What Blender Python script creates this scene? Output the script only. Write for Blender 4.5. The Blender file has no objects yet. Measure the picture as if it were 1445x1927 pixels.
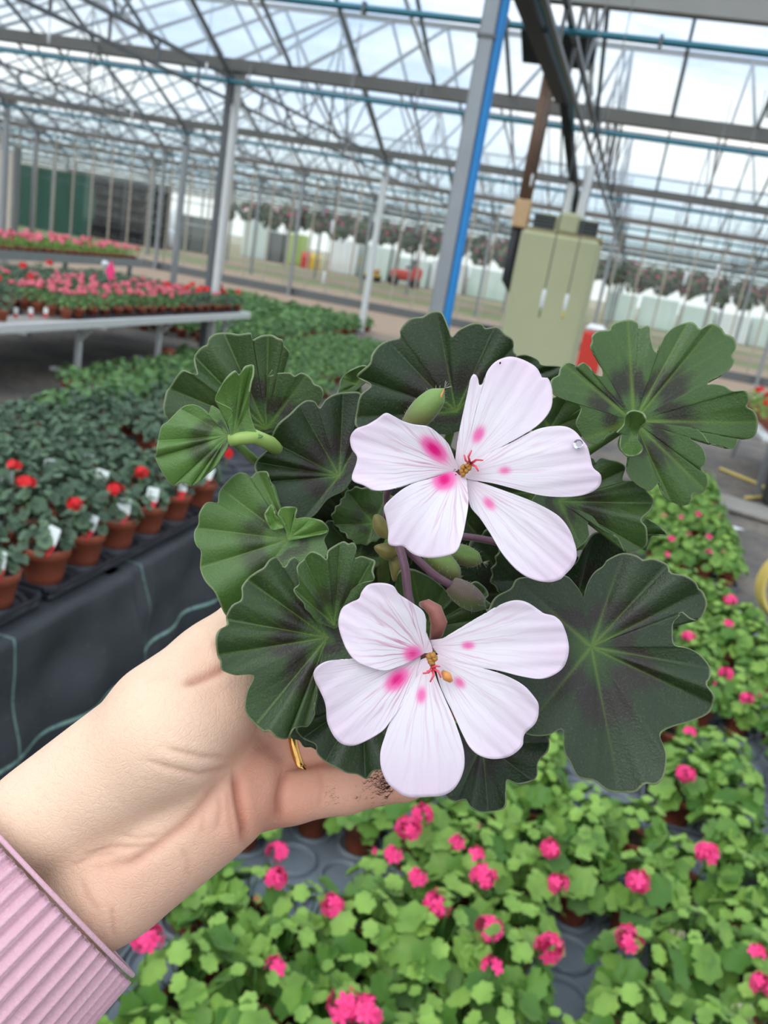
import bpy, math, random
import numpy as np
from mathutils import Vector, Matrix
from mathutils.bvhtree import BVHTree
PI = math.pi
C = bpy.context.scene.collection
# ---------------------------------------------------------------- camera
FPX, PX0, PY0 = 1626.0, 722.5, 963.5
PITCH, ROLL, EYE = math.radians(16.6), math.radians(10.0), 1.55
TH = math.radians(13.0)      # the camera looks 13 degrees to the left of the house's length
F = Vector((-math.sin(TH) * math.cos(PITCH), math.cos(TH) * math.cos(PITCH), -math.sin(PITCH)))
R0 = Vector((math.cos(TH), math.sin(TH), 0)); U0 = Vector((-math.sin(TH) * math.sin(PITCH), math.cos(TH) * math.sin(PITCH), math.cos(PITCH)))
RC = R0 * math.cos(ROLL) + U0 * math.sin(ROLL)
UC = -R0 * math.sin(ROLL) + U0 * math.cos(ROLL)
EYEV = Vector((0, 0, EYE))
# greenhouse axes: u runs along the gutters, v runs away down the house
UA = Vector((1, 0, 0)); VA = Vector((0, 1, 0)); ROTZ = 0.0
def G(u, v, z=0.0): return UA * u + VA * v + Vector((0, 0, z))
def ray(px, py): return F + RC * ((px - PX0) / FPX) - UC * ((py - PY0) / FPX)
def P(px, py, t): return EYEV + ray(px, py) * t
def onz(px, py, z=0.0):
    d = ray(px, py); t = (z - EYE) / d.z; p = EYEV + d * t
    return p.dot(UA), p.dot(VA)
def onv(px, py, v):
    d = ray(px, py); t = v / d.dot(VA); p = EYEV + d * t
    return p.dot(UA), p.z
def onu(px, py, u):
    d = ray(px, py); t = u / d.dot(UA); p = EYEV + d * t
    return p.dot(VA), p.z
def pix(p):
    q = p - EYEV; t = q.dot(F)
    if t < 0.05: return (-9999, -9999, t)
    return (PX0 + q.dot(RC) / t * FPX, PY0 - q.dot(UC) / t * FPX, t)
# ---------------------------------------------------------------- materials
def srgb(r, g, b):
    f = lambda c: (c / 255 / 12.92) if c <= 10.3 else ((c / 255 + 0.055) / 1.055) ** 2.4
    return (f(r), f(g), f(b), 1.0)
class NT:
    def __init__(s, name):
        s.m = bpy.data.materials.new(name); s.m.use_nodes = True
        s.t = s.m.node_tree; s.t.nodes.clear()
        s.out = s.t.nodes.new('ShaderNodeOutputMaterial')
    def n(s, typ, **kw):
        x = s.t.nodes.new(typ)
        for k, v in kw.items():
            if k.startswith('_'): setattr(x, k[1:], v)
            else: s.set(x, k, v)
        return x
    def sock(s, x, k):
        if isinstance(k, int): return x.inputs[k]
        return x.inputs[k]
    def set(s, x, k, v):
        k = int(k[1:]) if (isinstance(k, str) and k[0] == 'i' and k[1:].isdigit()) else k
        i = s.sock(x, k)
        if isinstance(v, bpy.types.NodeSocket): s.t.links.new(v, i)
        else: i.default_value = v
    def mix(s, fac, a, b, blend='MIX'):
        x = s.t.nodes.new('ShaderNodeMix'); x.data_type = 'RGBA'; x.blend_type = blend
        for i, v in ((0, fac), (6, a), (7, b)):
            if isinstance(v, bpy.types.NodeSocket): s.t.links.new(v, x.inputs[i])
            else: x.inputs[i].default_value = v
        return x.outputs[2]
    def math(s, op, a, b=None, c=None, clamp=False):
        x = s.t.nodes.new('ShaderNodeMath'); x.operation = op; x.use_clamp = clamp
        for i, v in enumerate((a, b, c)):
            if v is None: continue
            if isinstance(v, bpy.types.NodeSocket): s.t.links.new(v, x.inputs[i])
            else: x.inputs[i].default_value = v
        return x.outputs[0]
    def step(s, v, lo, hi, a=0.0, b=1.0):
        if lo > hi: lo, hi, a, b = hi, lo, b, a
        x = s.t.nodes.new('ShaderNodeMapRange'); x.interpolation_type = 'SMOOTHSTEP'
        s.t.links.new(v, x.inputs[0])
        for i, q in ((1, lo), (2, hi), (3, a), (4, b)): x.inputs[i].default_value = q
        return x.outputs[0]
    def noise(s, scale, vec=None, detail=3, rough=.55, dist=0):
        x = s.t.nodes.new('ShaderNodeTexNoise'); x.inputs['Scale'].default_value = scale
        x.inputs['Detail'].default_value = detail; x.inputs['Roughness'].default_value = rough; x.inputs['Distortion'].default_value = dist
        if vec is not None: s.t.links.new(vec, x.inputs['Vector'])
        return x
    def coord(s, kind='Object'):
        return s.n('ShaderNodeTexCoord').outputs[kind]
    def attr(s, name):
        x = s.t.nodes.new('ShaderNodeAttribute'); x.attribute_name = name
        return x
    def bsdf(s, col, rough=.6, metal=0, bump=None, bstr=.3, bdist=.002, sheen=0, spec=.5, **kw):
        b = s.t.nodes.new('ShaderNodeBsdfPrincipled')
        s.set(b, 'Base Color', col); s.set(b, 'Roughness', rough); s.set(b, 'Metallic', metal)
        s.set(b, 'Specular IOR Level', spec)
        if sheen: s.set(b, 'Sheen Weight', sheen); s.set(b, 'Sheen Roughness', .4)
        for k, v in kw.items(): s.set(b, k.replace('_', ' '), v)
        if bump is not None:
            u = s.t.nodes.new('ShaderNodeBump'); u.inputs['Strength'].default_value = bstr; u.inputs['Distance'].default_value = bdist
            s.t.links.new(bump, u.inputs['Height']); s.t.links.new(u.outputs[0], b.inputs['Normal'])
        return b
    def done(s, shader):
        s.t.links.new(shader.outputs[0] if hasattr(shader, 'outputs') else shader, s.out.inputs[0]); return s.m
def plain(name, col, rough=.6, metal=0, var=.12, scale=30, bstr=.15, bdist=.001, **kw):
    t = NT(name); nz = t.noise(scale, t.coord())
    d = tuple(c * (1 - var) for c in col[:3]) + (1,); l = tuple(min(1, c * (1 + var)) for c in col[:3]) + (1,)
    return t.done(t.bsdf(t.mix(nz.outputs[0], d, l), rough, metal, nz.outputs[0], bstr, bdist, **kw))
M = {}
M['terracotta'] = plain('terracotta plastic', srgb(158, 84, 60), .55, var=.18, scale=18)
M['tray_grey'] = plain('grey tray plastic', srgb(112, 120, 128), .45, var=.15, scale=12)
M['tray_black'] = plain('black tray plastic', srgb(48, 50, 56), .45, var=.15, scale=12)
M['soil'] = plain('dark potting soil', srgb(58, 44, 36), .95, var=.6, scale=160, bstr=.8, bdist=.004)
M['granules'] = plain('tan granule topping', srgb(150, 112, 80), .9, var=.6, scale=220, bstr=.9, bdist=.004)
M['galv'] = plain('galvanised steel', srgb(150, 154, 156), .42, .55, var=.12, scale=9)
M['white_metal'] = plain('white painted metal', srgb(214, 216, 214), .45, 0, var=.08, scale=12)
M['grey_beam'] = plain('grey gutter aluminium', srgb(150, 148, 143), .55, .15, var=.15, scale=3)
M['dark_bar'] = plain('dark glazing bar', srgb(104, 108, 108), .5, .2, var=.1, scale=5)
M['truss'] = plain('weathered truss steel', srgb(104, 108, 110), .5, .2, var=.15, scale=5)
M['teal_pipe'] = plain('teal painted pipe', srgb(52, 120, 136), .4, 0, var=.15, scale=10)
M['blue_pipe'] = plain('bright blue hose', srgb(28, 132, 200), .4, 0, var=.08, scale=10)
M['olive'] = plain('olive enamel', srgb(176, 178, 140), .45, 0, var=.06, scale=4, bstr=.05)
M['olive_dark'] = plain('rust edged olive', srgb(150, 140, 100), .55, 0, var=.25, scale=25)
M['louvre'] = plain('dark louvre', srgb(40, 42, 40), .6)
M['flue'] = plain('rusty brown flue', srgb(120, 94, 78), .6, .15, var=.35, scale=14)
M['cardboard'] = plain('pale orange plate', srgb(206, 172, 130), .7, 0, var=.15)
M['black'] = plain('black plastic', srgb(38, 40, 44), .6)
M['white_plastic'] = plain('white plastic', srgb(232, 234, 234), .4, 0, var=.03)
M['wire'] = plain('thin grey wire', srgb(120, 122, 122), .5, .4)
M['pole'] = plain('bare tan pole', srgb(172, 164, 150), .5, .2, var=.1)
M['container'] = plain('pale mint cladding', srgb(206, 220, 212), .6, 0, var=.06, scale=2)
M['container_white'] = plain('white cladding', srgb(226, 230, 228), .6, 0, var=.05, scale=2)
M['lime'] = plain('lime panel', srgb(176, 200, 110), .6)
M['slate'] = plain('slate panel', srgb(112, 118, 116), .6)
M['red'] = plain('red paint', srgb(206, 58, 44), .45)
M['yellow'] = plain('yellow paint', srgb(226, 190, 60), .5)
M['hose_yellow'] = plain('cream yellow hose', srgb(226, 200, 112), .5, 0, var=.08)
M['beige'] = plain('beige panel', srgb(188, 182, 168), .7, 0, var=.08, scale=3)
M['net_green'] = plain('dark green netting', srgb(44, 84, 72), .9, 0, var=.3, scale=9)
M['crate'] = plain('brown crate', srgb(96, 70, 52), .7, 0, var=.25)
M['gold'] = plain('gold', srgb(214, 164, 92), .18, 1.0, var=.05)
M['board'] = plain('grey worn board', srgb(150, 144, 136), .8, 0, var=.25, scale=10)
M['stem_green'] = plain('green stem', srgb(96, 128, 62), .5, var=.2, scale=200)
M['stem_purple'] = plain('purple brown stem', srgb(104, 70, 84), .5, 0, var=.35, scale=500, sheen=.3)
M['sepal'] = plain('rusty sepal', srgb(150, 92, 80), .55, 0, var=.3, scale=300, sheen=.4)
M['bract'] = plain('olive brown bract', srgb(112, 104, 48), .55, 0, var=.35, scale=180, sheen=.3)
M['stigma'] = plain('coral stigma', srgb(226, 84, 96), .45)
M['anther'] = plain('amber anther', srgb(176, 124, 50), .5, 0, var=.3, scale=600)
M['pollen'] = plain('orange anther', srgb(226, 150, 80), .6)
M['hair'] = plain('silky plant hair', srgb(214, 206, 186), .6)
M['soil_dry'] = plain('brown soil specks', srgb(46, 26, 20), .95, 0, var=.5, scale=900, bstr=.8)
def skin():
    t = NT('skin'); co = t.coord(); a = t.attr('flush_crease_shade')
    n1 = t.noise(35, co, 4); n2 = t.noise(420, co, 3); n3 = t.noise(1100, co, 2)
    c = t.mix(n1.outputs[0], srgb(250, 218, 188), srgb(240, 198, 168))
    sep = t.n('ShaderNodeSeparateColor'); t.t.links.new(a.outputs['Color'], sep.inputs[0])
    c = t.mix(t.math('MULTIPLY', sep.outputs[0], .78), c, srgb(220, 146, 120))
    c = t.mix(t.math('MULTIPLY', sep.outputs[1], .7), c, srgb(170, 100, 80))  # second channel: creases redder, with their dark shading put into the colour
    c = t.mix(t.step(n2.outputs[0], .5, .75, 0, .12), c, srgb(206, 150, 124))
    vo = t.n('ShaderNodeTexVoronoi', _feature='DISTANCE_TO_EDGE', Scale=520.0); t.t.links.new(co, vo.inputs['Vector'])
    h = t.math('ADD', t.math('ADD', t.math('MULTIPLY', n2.outputs[0], .8), n3.outputs[0]), t.step(vo.outputs[0], 0, .12, 0, .6))
    b = t.bsdf(c, .5, 0, h, .22, .0006, spec=.35)
    b.inputs['Subsurface Weight'].default_value = .12
    b.inputs['Subsurface Radius'].default_value = (1, .35, .2); b.inputs['Subsurface Scale'].default_value = .003
    return t.done(b)
M['skin'] = skin()
def knit():
    t = NT('pink rib knit'); co = t.coord(); n = t.noise(900, co, 2); n1 = t.noise(30, co, 2)
    w = t.n('ShaderNodeTexWave', Scale=260.0, Distortion=1.5); t.t.links.new(t.attr('along').outputs['Vector'], w.inputs['Vector'])
    c = t.mix(n1.outputs[0], srgb(208, 160, 174), srgb(224, 180, 190))
    c = t.mix(t.step(n.outputs[0], .45, .8, 0, .25), c, srgb(238, 210, 214))
    h = t.math('ADD', n.outputs[0], t.math('MULTIPLY', w.outputs['Fac'], .6))
    return t.done(t.bsdf(c, .9, 0, h, .5, .0006, sheen=.3, spec=.2))
M['knit'] = knit()
def leafmat():
    # ld = (radius 0..1, vein strength, zone strength, lightness)
    t = NT('zoned velvet leaf'); a = t.attr('ld'); s = t.n('ShaderNodeSeparateColor'); t.t.links.new(a.outputs['Color'], s.inputs[0])
    r, vein, zone = s.outputs; tone = a.outputs['Alpha']; co = t.coord()
    n1 = t.noise(60, co, 4); n2 = t.noise(1500, co, 2); n3 = t.noise(25, co, 2)
    r2 = t.math('ADD', r, t.math('MULTIPLY', t.math('SUBTRACT', n1.outputs[0], .5), .22))
    zn = t.math('MULTIPLY', t.math('MULTIPLY', t.step(r2, .22, .33), t.step(r2, .46, .64, 1, 0)), zone)
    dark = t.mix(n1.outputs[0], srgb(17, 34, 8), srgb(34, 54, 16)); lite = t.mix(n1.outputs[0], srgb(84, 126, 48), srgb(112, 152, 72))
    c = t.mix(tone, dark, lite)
    c = t.mix(t.math('MULTIPLY', t.step(r2, .0, .3, 1, 0), .45), c, srgb(78, 116, 34))
    c = t.mix(t.math('MULTIPLY', zn, .85), c, srgb(38, 24, 18))
    c = t.mix(t.math('MULTIPLY', vein, .55), c, srgb(112, 142, 46))
    c = t.mix(t.step(r, .978, .997, 0, .6), c, srgb(160, 172, 124))
    c = t.mix(t.step(n2.outputs[0], .52, .8, 0, .10), c, srgb(150, 170, 140))
    h = t.math('ADD', t.math('MULTIPLY', n2.outputs[0], .35), t.math('MULTIPLY', n1.outputs[0], 1.0))
    b = t.bsdf(c, .42, 0, h, .4, .0012, sheen=.14, spec=.5)
    tr = t.n('ShaderNodeBsdfTranslucent'); t.set(tr, 'Color', t.mix(.5, c, srgb(120, 160, 30)))
    mx = t.n('ShaderNodeMixShader'); mx.inputs[0].default_value = .18
    t.t.links.new(b.outputs[0], mx.inputs[1]); t.t.links.new(tr.outputs[0], mx.inputs[2])
    return t.done(mx)
M['leaf'] = leafmat()
def petalmat():
    # pd = (across 0..1, along 0..1, blotch, vein strength)
    t = NT('white pink petal'); a = t.attr('pd'); s = t.n('ShaderNodeSeparateColor'); t.t.links.new(a.outputs['Color'], s.inputs[0])
    ac, al, bl = s.outputs; vs = a.outputs['Alpha']; co = t.coord()
    wob = t.noise(140, co, 2)
    x = t.math('ADD', t.math('MULTIPLY', ac, 17.0), t.math('MULTIPLY', wob.outputs[0], .7))
    cv = t.n('ShaderNodeCombineXYZ'); t.t.links.new(x, cv.inputs[0]); t.t.links.new(t.math('MULTIPLY', al, .55), cv.inputs[1])
    st = t.noise(1.0, cv.outputs[0], 1.5, .6)
    line = t.math('SUBTRACT', 1.0, t.math('MULTIPLY', t.math('ABSOLUTE', t.math('SUBTRACT', st.outputs[0], .5)), 34.0), clamp=True)
    x2 = t.math('MULTIPLY', x, 3.0); cv2 = t.n('ShaderNodeCombineXYZ'); t.t.links.new(x2, cv2.inputs[0]); t.t.links.new(t.math('MULTIPLY', al, .9), cv2.inputs[1])
    st2 = t.noise(1.0, cv2.outputs[0], 1.5, .6)
    c = t.mix(wob.outputs[0], srgb(246, 236, 242), srgb(250, 244, 246))
    c = t.mix(t.step(al, .4, 1.0, 0, .7), c, srgb(242, 218, 234))
    c = t.mix(t.step(st2.outputs[0], .5, .72, 0, .22), c, srgb(238, 212, 228))
    fade = t.math('MULTIPLY', t.step(al, .2, .85, 1, .1), t.step(al, .0, .12))
    c = t.mix(t.math('MULTIPLY', t.math('MULTIPLY', line, fade), vs), c, srgb(206, 120, 158))
    c = t.mix(t.step(al, .0, .22, .35, 0), c, srgb(236, 190, 206))
    bb = t.math('MULTIPLY', bl, t.math('ADD', .72, t.math('MULTIPLY', st2.outputs[0], .55)), clamp=True)
    c = t.mix(t.step(bb, .06, .55), c, srgb(252, 128, 190)); c = t.mix(t.step(bb, .5, .95), c, srgb(240, 12, 132))
    b = t.bsdf(c, .55, 0, st2.outputs[0], .12, .0006, sheen=.1, spec=.3)
    tr = t.n('ShaderNodeBsdfTranslucent'); t.set(tr, 'Color', c)
    mx = t.n('ShaderNodeMixShader'); mx.inputs[0].default_value = .25
    t.t.links.new(b.outputs[0], mx.inputs[1]); t.t.links.new(tr.outputs[0], mx.inputs[2])
    return t.done(mx)
M['petal'] = petalmat()
def folmat(name, a, b, rim=None, rough=.5, sheen=.1, tr=.2):
    t = NT(name); co = t.coord(); n1 = t.noise(14, co, 2); at = t.attr('fd'); s = t.n('ShaderNodeSeparateColor'); t.t.links.new(at.outputs['Color'], s.inputs[0])
    c = t.mix(s.outputs[1], a, b); c = t.mix(t.step(n1.outputs[0], .35, .7, 0, .5), c, tuple(q * .75 for q in a[:3]) + (1,))
    if rim: c = t.mix(t.step(s.outputs[0], .1, .6, .6, 0), c, rim)
    bs = t.bsdf(c, rough, sheen=sheen, spec=.4)
    if tr:
        x = t.n('ShaderNodeBsdfTranslucent'); t.set(x, 'Color', t.mix(.5, c, b)); mx = t.n('ShaderNodeMixShader'); mx.inputs[0].default_value = tr
        t.t.links.new(bs.outputs[0], mx.inputs[1]); t.t.links.new(x.outputs[0], mx.inputs[2]); bs = mx
    return t.done(bs)
M['fol_bright'] = folmat('fresh green foliage', srgb(70, 118, 40), srgb(150, 188, 84))
M['fol_dark'] = folmat('blue green foliage', srgb(52, 78, 56), srgb(114, 142, 108), srgb(50, 58, 50))
M['fol_mid'] = folmat('mid green foliage', srgb(62, 104, 56), srgb(122, 162, 92))
M['fol_basket'] = folmat('basket foliage', srgb(44, 62, 40), srgb(86, 108, 66), tr=0)
def petals_plain(name, c1, c2):
    t = NT(name); n = t.noise(70, t.coord(), 2); return t.done(t.bsdf(t.mix(n.outputs[0], c1, c2), .5, sheen=.1, spec=.3))
M['hot_pink'] = petals_plain('hot pink petals', srgb(240, 34, 106), srgb(255, 84, 150))
M['coral'] = petals_plain('coral pink petals', srgb(238, 96, 116), srgb(252, 150, 164))
M['scarlet'] = petals_plain('scarlet petals', srgb(206, 14, 24), srgb(236, 40, 44))
M['yellow_petal'] = petals_plain('yellow petals', srgb(236, 208, 40), srgb(250, 232, 90))
M['magenta'] = petals_plain('deep pink petals', srgb(170, 40, 90), srgb(206, 80, 120))
def tagmat():
    t = NT('printed plant label'); co = t.coord('Generated'); s = t.n('ShaderNodeSeparateXYZ'); t.t.links.new(co, s.inputs[0])
    n = t.noise(9, co, 2)
    c = t.mix(t.step(s.outputs[2], .40, .44, 1, 0), srgb(226, 232, 226), t.mix(n.outputs[0], srgb(190, 30, 40), srgb(226, 70, 70)))
    return t.done(t.bsdf(c, .4))
M['tag'] = tagmat()
def pictagmat():
    t = NT('picture plant label'); co = t.coord('Generated'); s = t.n('ShaderNodeSeparateXYZ'); t.t.links.new(co, s.inputs[0])
    n = t.noise(7, co, 3)
    c = t.mix(t.step(n.outputs[0], .4, .62), srgb(120, 140, 70), srgb(196, 190, 160))
    c = t.mix(t.math('MULTIPLY', t.step(s.outputs[2], .40, .44), t.step(s.outputs[2], .68, .72, 1, 0)), c, srgb(190, 24, 96))
    return t.done(t.bsdf(c, .35))
M['pictag'] = pictagmat()
def glassmat():
    t = NT('horticultural glass'); co = t.coord(); n = t.noise(.7, co, 4)
    tr = t.n('ShaderNodeBsdfTransparent', Color=(.97, .995, .995, 1)); g = t.n('ShaderNodeBsdfGlossy', Roughness=.12, Color=(.9, .95, 1, 1))
    d = t.n('ShaderNodeBsdfTranslucent', Color=(.85, .92, .95, 1))
    lw = t.n('ShaderNodeLayerWeight', Blend=.5); fr = t.math('ADD', .05, t.math('MULTIPLY', t.math('POWER', lw.outputs['Facing'], 5.0), .5))
    m1 = t.n('ShaderNodeMixShader'); t.t.links.new(fr, m1.inputs[0]); t.t.links.new(tr.outputs[0], m1.inputs[1]); t.t.links.new(g.outputs[0], m1.inputs[2])
    m2 = t.n('ShaderNodeMixShader'); t.t.links.new(t.step(n.outputs[0], .3, .75, .07, .19), m2.inputs[0]); t.t.links.new(m1.outputs[0], m2.inputs[1]); t.t.links.new(d.outputs[0], m2.inputs[2])
    return t.done(m2)
M['glass'] = glassmat()
def clearmat():
    t = NT('clear partition glass')
    tr = t.n('ShaderNodeBsdfTransparent', Color=(.95, .975, .965, 1)); g = t.n('ShaderNodeBsdfGlossy', Roughness=.05)
    m1 = t.n('ShaderNodeMixShader'); m1.inputs[0].default_value = .06; t.t.links.new(tr.outputs[0], m1.inputs[1]); t.t.links.new(g.outputs[0], m1.inputs[2])
    return t.done(m1)
M['clear'] = clearmat()
def floormat():
    t = NT('trodden nursery floor'); co = t.coord(); s = t.n('ShaderNodeSeparateXYZ'); t.t.links.new(co, s.inputs[0])
    u, v = s.outputs[0], s.outputs[1]
    n1 = t.noise(1.6, co, 5); n2 = t.noise(14, co, 4); n3 = t.noise(60, co, 3); nb = t.noise(.35, co, 3)
    base = t.mix(t.step(n1.outputs[0], .35, .65), srgb(92, 88, 84), srgb(128, 118, 106))
    base = t.mix(t.step(n2.outputs[0], .45, .7, 0, .6), base, srgb(70, 66, 62))
    base = t.mix(t.step(n3.outputs[0], .62, .72, 0, .7), base, srgb(176, 150, 116))
    # cloth under the near beds
    cl = t.math('MULTIPLY', t.step(v, 4.1, 4.2, 1, 0), t.step(n1.outputs[0], .3, .7, 1, .75))
    base = t.mix(cl, base, t.mix(n2.outputs[0], srgb(52, 54, 58), srgb(84, 84, 86)))
    dirt = t.mix(n2.outputs[0], srgb(150, 126, 104), srgb(178, 154, 130))
    base = t.mix(t.step(v, 15.0, 17.5), base, dirt)
    vv = t.math('ADD', v, t.math('MULTIPLY', nb.outputs[0], 6.0))
    gr = t.math('MULTIPLY', t.step(v, 23.0, 23.6), t.step(t.math('SINE', t.math('MULTIPLY', vv, .78)), -.35, .35))
    grass = t.mix(n3.outputs[0], srgb(98, 118, 66), srgb(140, 146, 98))
    base = t.mix(t.math('MULTIPLY', gr, t.step(n1.outputs[0], .2, .5, .35, .9)), base, grass)
    h = t.math('ADD', n2.outputs[0], t.math('MULTIPLY', n3.outputs[0], .5))
    return t.done(t.bsdf(base, .85, 0, h, .5, .01))
M['floor'] = floormat()
def fabricmat():
    # object x runs along the bench, z up
    t = NT('black woven ground cover'); at = t.attr('fc'); s = t.n('ShaderNodeSeparateXYZ'); t.t.links.new(at.outputs['Vector'], s.inputs[0])
    a, h = s.outputs[0], s.outputs[1]; co = t.coord(); n1 = t.noise(9, co, 4); n2 = t.noise(60, co, 3)
    wv = t.n('ShaderNodeTexChecker', Scale=500.0); t.t.links.new(at.outputs['Vector'], wv.inputs['Vector'])
    def ln(x, per, off, w):
        f = t.math('ABSOLUTE', t.math('SUBTRACT', t.math('FRACT', t.math('ADD', t.math('DIVIDE', x, per), off)), .5))
        return t.step(f, w * .4 / per, w / per, 1, 0)
    l = t.math('MAXIMUM', ln(h, .48, .146, .0075), t.math('MULTIPLY', ln(a, .61, .779, .005), .5))
    l = t.math('MULTIPLY', l, t.step(n2.outputs[0], .3, .5, .25, .9))
    c = t.mix(n1.outputs[0], srgb(40, 43, 46), srgb(66, 70, 73)); c = t.mix(t.step(n2.outputs[0], .6, .75, 0, .3), c, srgb(120, 112, 104))
    c = t.mix(l, c, srgb(150, 188, 176))
    return t.done(t.bsdf(c, .62, 0, t.math('ADD', n1.outputs[0], t.math('MULTIPLY', wv.outputs[1], .04)), .4, .004, spec=.4))
M['fabric'] = fabricmat()
# ---------------------------------------------------------------- mesh helpers
class MB:
    def __init__(s): s.v = []; s.f = []; s.mi = []; s.sm = []; s.a = []
    def add(s, vs, fs, mi=0, smooth=False, att=None):
        o = len(s.v); s.v += [tuple(x) for x in vs]
        for f in fs: s.f.append(tuple(o + i for i in f)); s.mi.append(mi); s.sm.append(smooth)
        s.a += att if att is not None else [(0, 0, 0, 0)] * len(vs)
        return s
    def box(s, cx, cy, cz, sx, sy, sz, mi=0, bev=0.0, rot=None):
        x, y, z = sx / 2, sy / 2, sz / 2
        if bev > 0:
            b = min(bev, x * .9, y * .9, z * .9); vs = []; fs = []
            for dx in (-1, 1):
                for dy in (-1, 1):
                    for dz in (-1, 1):
                        vs += [(dx * (x - b), dy * (y - b), dz * z), (dx * (x - b), dy * y, dz * (z - b)), (dx * x, dy * (y - b), dz * (z - b))]
            bm = bmesh.new(); [bm.verts.new(v) for v in vs]; bmesh.ops.convex_hull(bm, input=bm.verts); bm.verts.ensure_lookup_table(); bm.verts.index_update()
            vs = [tuple(v.co) for v in bm.verts]; fs = [tuple(v.index for v in f.verts) for f in bm.faces]; bm.free()
        else:
            vs = [(-x, -y, -z), (x, -y, -z), (x, y, -z), (-x, y, -z), (-x, -y, z), (x, -y, z), (x, y, z), (-x, y, z)]
            fs = [(0, 3, 2, 1), (4, 5, 6, 7), (0, 1, 5, 4), (1, 2, 6, 5), (2, 3, 7, 6), (3, 0, 4, 7)]
        if rot is not None: vs = [tuple(rot @ Vector(v)) for v in vs]
        return s.add([(v[0] + cx, v[1] + cy, v[2] + cz) for v in vs], fs, mi)
    def bar(s, a, b, w, h=None, mi=0):
        a, b = Vector(a), Vector(b); h = h or w; d = (b - a); L = d.length; d.normalize()
        up = Vector((0, 0, 1)) if abs(d.z) < .95 else Vector((1, 0, 0)); x = d.cross(up).normalized(); y = x.cross(d)
        vs = [p + x * (sx * w / 2) + y * (sy * h / 2) for p in (a, b) for sx, sy in ((-1, -1), (1, -1), (1, 1), (-1, 1))]
        return s.add(vs, [(0, 3, 2, 1), (4, 5, 6, 7), (0, 1, 5, 4), (1, 2, 6, 5), (2, 3, 7, 6), (3, 0, 4, 7)], mi)
    def tube(s, pts, rad, n=10, mi=0, caps=True, closed=False):
        pts = [Vector(p) for p in pts]; m = len(pts); rads = rad if isinstance(rad, (list, tuple)) else [rad] * m
        vs = []; ref = None
        for i, p in enumerate(pts):
            d = (pts[(i + 1) % m] - pts[i - 1]) if closed else (pts[min(i + 1, m - 1)] - pts[max(i - 1, 0)])
            d.normalize()
            if ref is None: ref = d.orthogonal().normalized()
            ref = (ref - d * ref.dot(d)).normalized(); y = d.cross(ref)
            vs += [p + (ref * math.cos(2 * PI * k / n) + y * math.sin(2 * PI * k / n)) * rads[i] for k in range(n)]
        fs = [(i * n + k, i * n + (k + 1) % n, ((i + 1) % m) * n + (k + 1) % n, ((i + 1) % m) * n + k) for i in range(m if closed else m - 1) for k in range(n)]
        if caps and not closed: fs += [tuple(range(n - 1, -1, -1)), tuple((m - 1) * n + k for k in range(n))]
        return s.add(vs, fs, mi, True)
    def lathe(s, prof, n=20, mi=0, cx=0, cy=0, cz=0, smooth=True):
        vs = [(cx + r * math.cos(2 * PI * k / n), cy + r * math.sin(2 * PI * k / n), cz + z) for r, z in prof for k in range(n)]
        fs = [(i * n + k, i * n + (k + 1) % n, (i + 1) * n + (k + 1) % n, (i + 1) * n + k) for i in range(len(prof) - 1) for k in range(n)]
        return s.add(vs, fs, mi, smooth)
    def mesh(s, name, mats, att=None):
        me = bpy.data.meshes.new(name); me.from_pydata(s.v, [], s.f)
        for m in (mats if isinstance(mats, (list, tuple)) else [mats]): me.materials.append(m)
        me.polygons.foreach_set('material_index', s.mi); me.polygons.foreach_set('use_smooth', s.sm)
        if att:
            at = me.color_attributes.new(att, 'FLOAT_COLOR', 'POINT'); at.data.foreach_set('color', np.array(s.a, dtype=np.float32).ravel())
        me.update(); return me
import bmesh
def link(name, me, parent=None, loc=None, rot=None):
    o = bpy.data.objects.new(name, me); C.objects.link(o)
    if loc is not None: o.location = loc
    if rot is not None: o.rotation_euler = rot if not isinstance(rot, (int, float)) else (0, 0, rot)
    if parent is not None: o.parent = parent
    return o
def tag(o, label, cat, group=None, kind=None):
    o['label'] = label; o['category'] = cat
    if group: o['group'] = group
    if kind: o['kind'] = kind
    return o
def struct(o): o['kind'] = 'structure'; return o
def thing(name, label, cat, loc=(0, 0, 0), rot=ROTZ, group=None):
    return tag(link(name, None, None, loc, rot), label, cat, group)
def dup(root, loc, rz, scale=1.0):
    r = root.copy(); C.objects.link(r); r.location = loc; r.rotation_euler = (0, 0, rz); r.scale = (scale,) * 3
    for ch in list(root.children):
        c = ch.copy(); C.objects.link(c); c.parent = r
        for g in ch.children:
            d = g.copy(); C.objects.link(d); d.parent = c
    return r
ORD = ['first', 'second', 'third', 'fourth', 'fifth', 'sixth', 'seventh', 'eighth', 'ninth', 'tenth', 'eleventh', 'twelfth', 'thirteenth', 'fourteenth', 'fifteenth',
       'sixteenth', 'seventeenth', 'eighteenth', 'nineteenth', 'twentieth'] + ['%dth' % i if i % 10 not in (1, 2, 3) else '%d%s' % (i, {1: 'st', 2: 'nd', 3: 'rd'}[i % 10]) for i in range(21, 90)]
rnd = random.Random(7)
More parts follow.
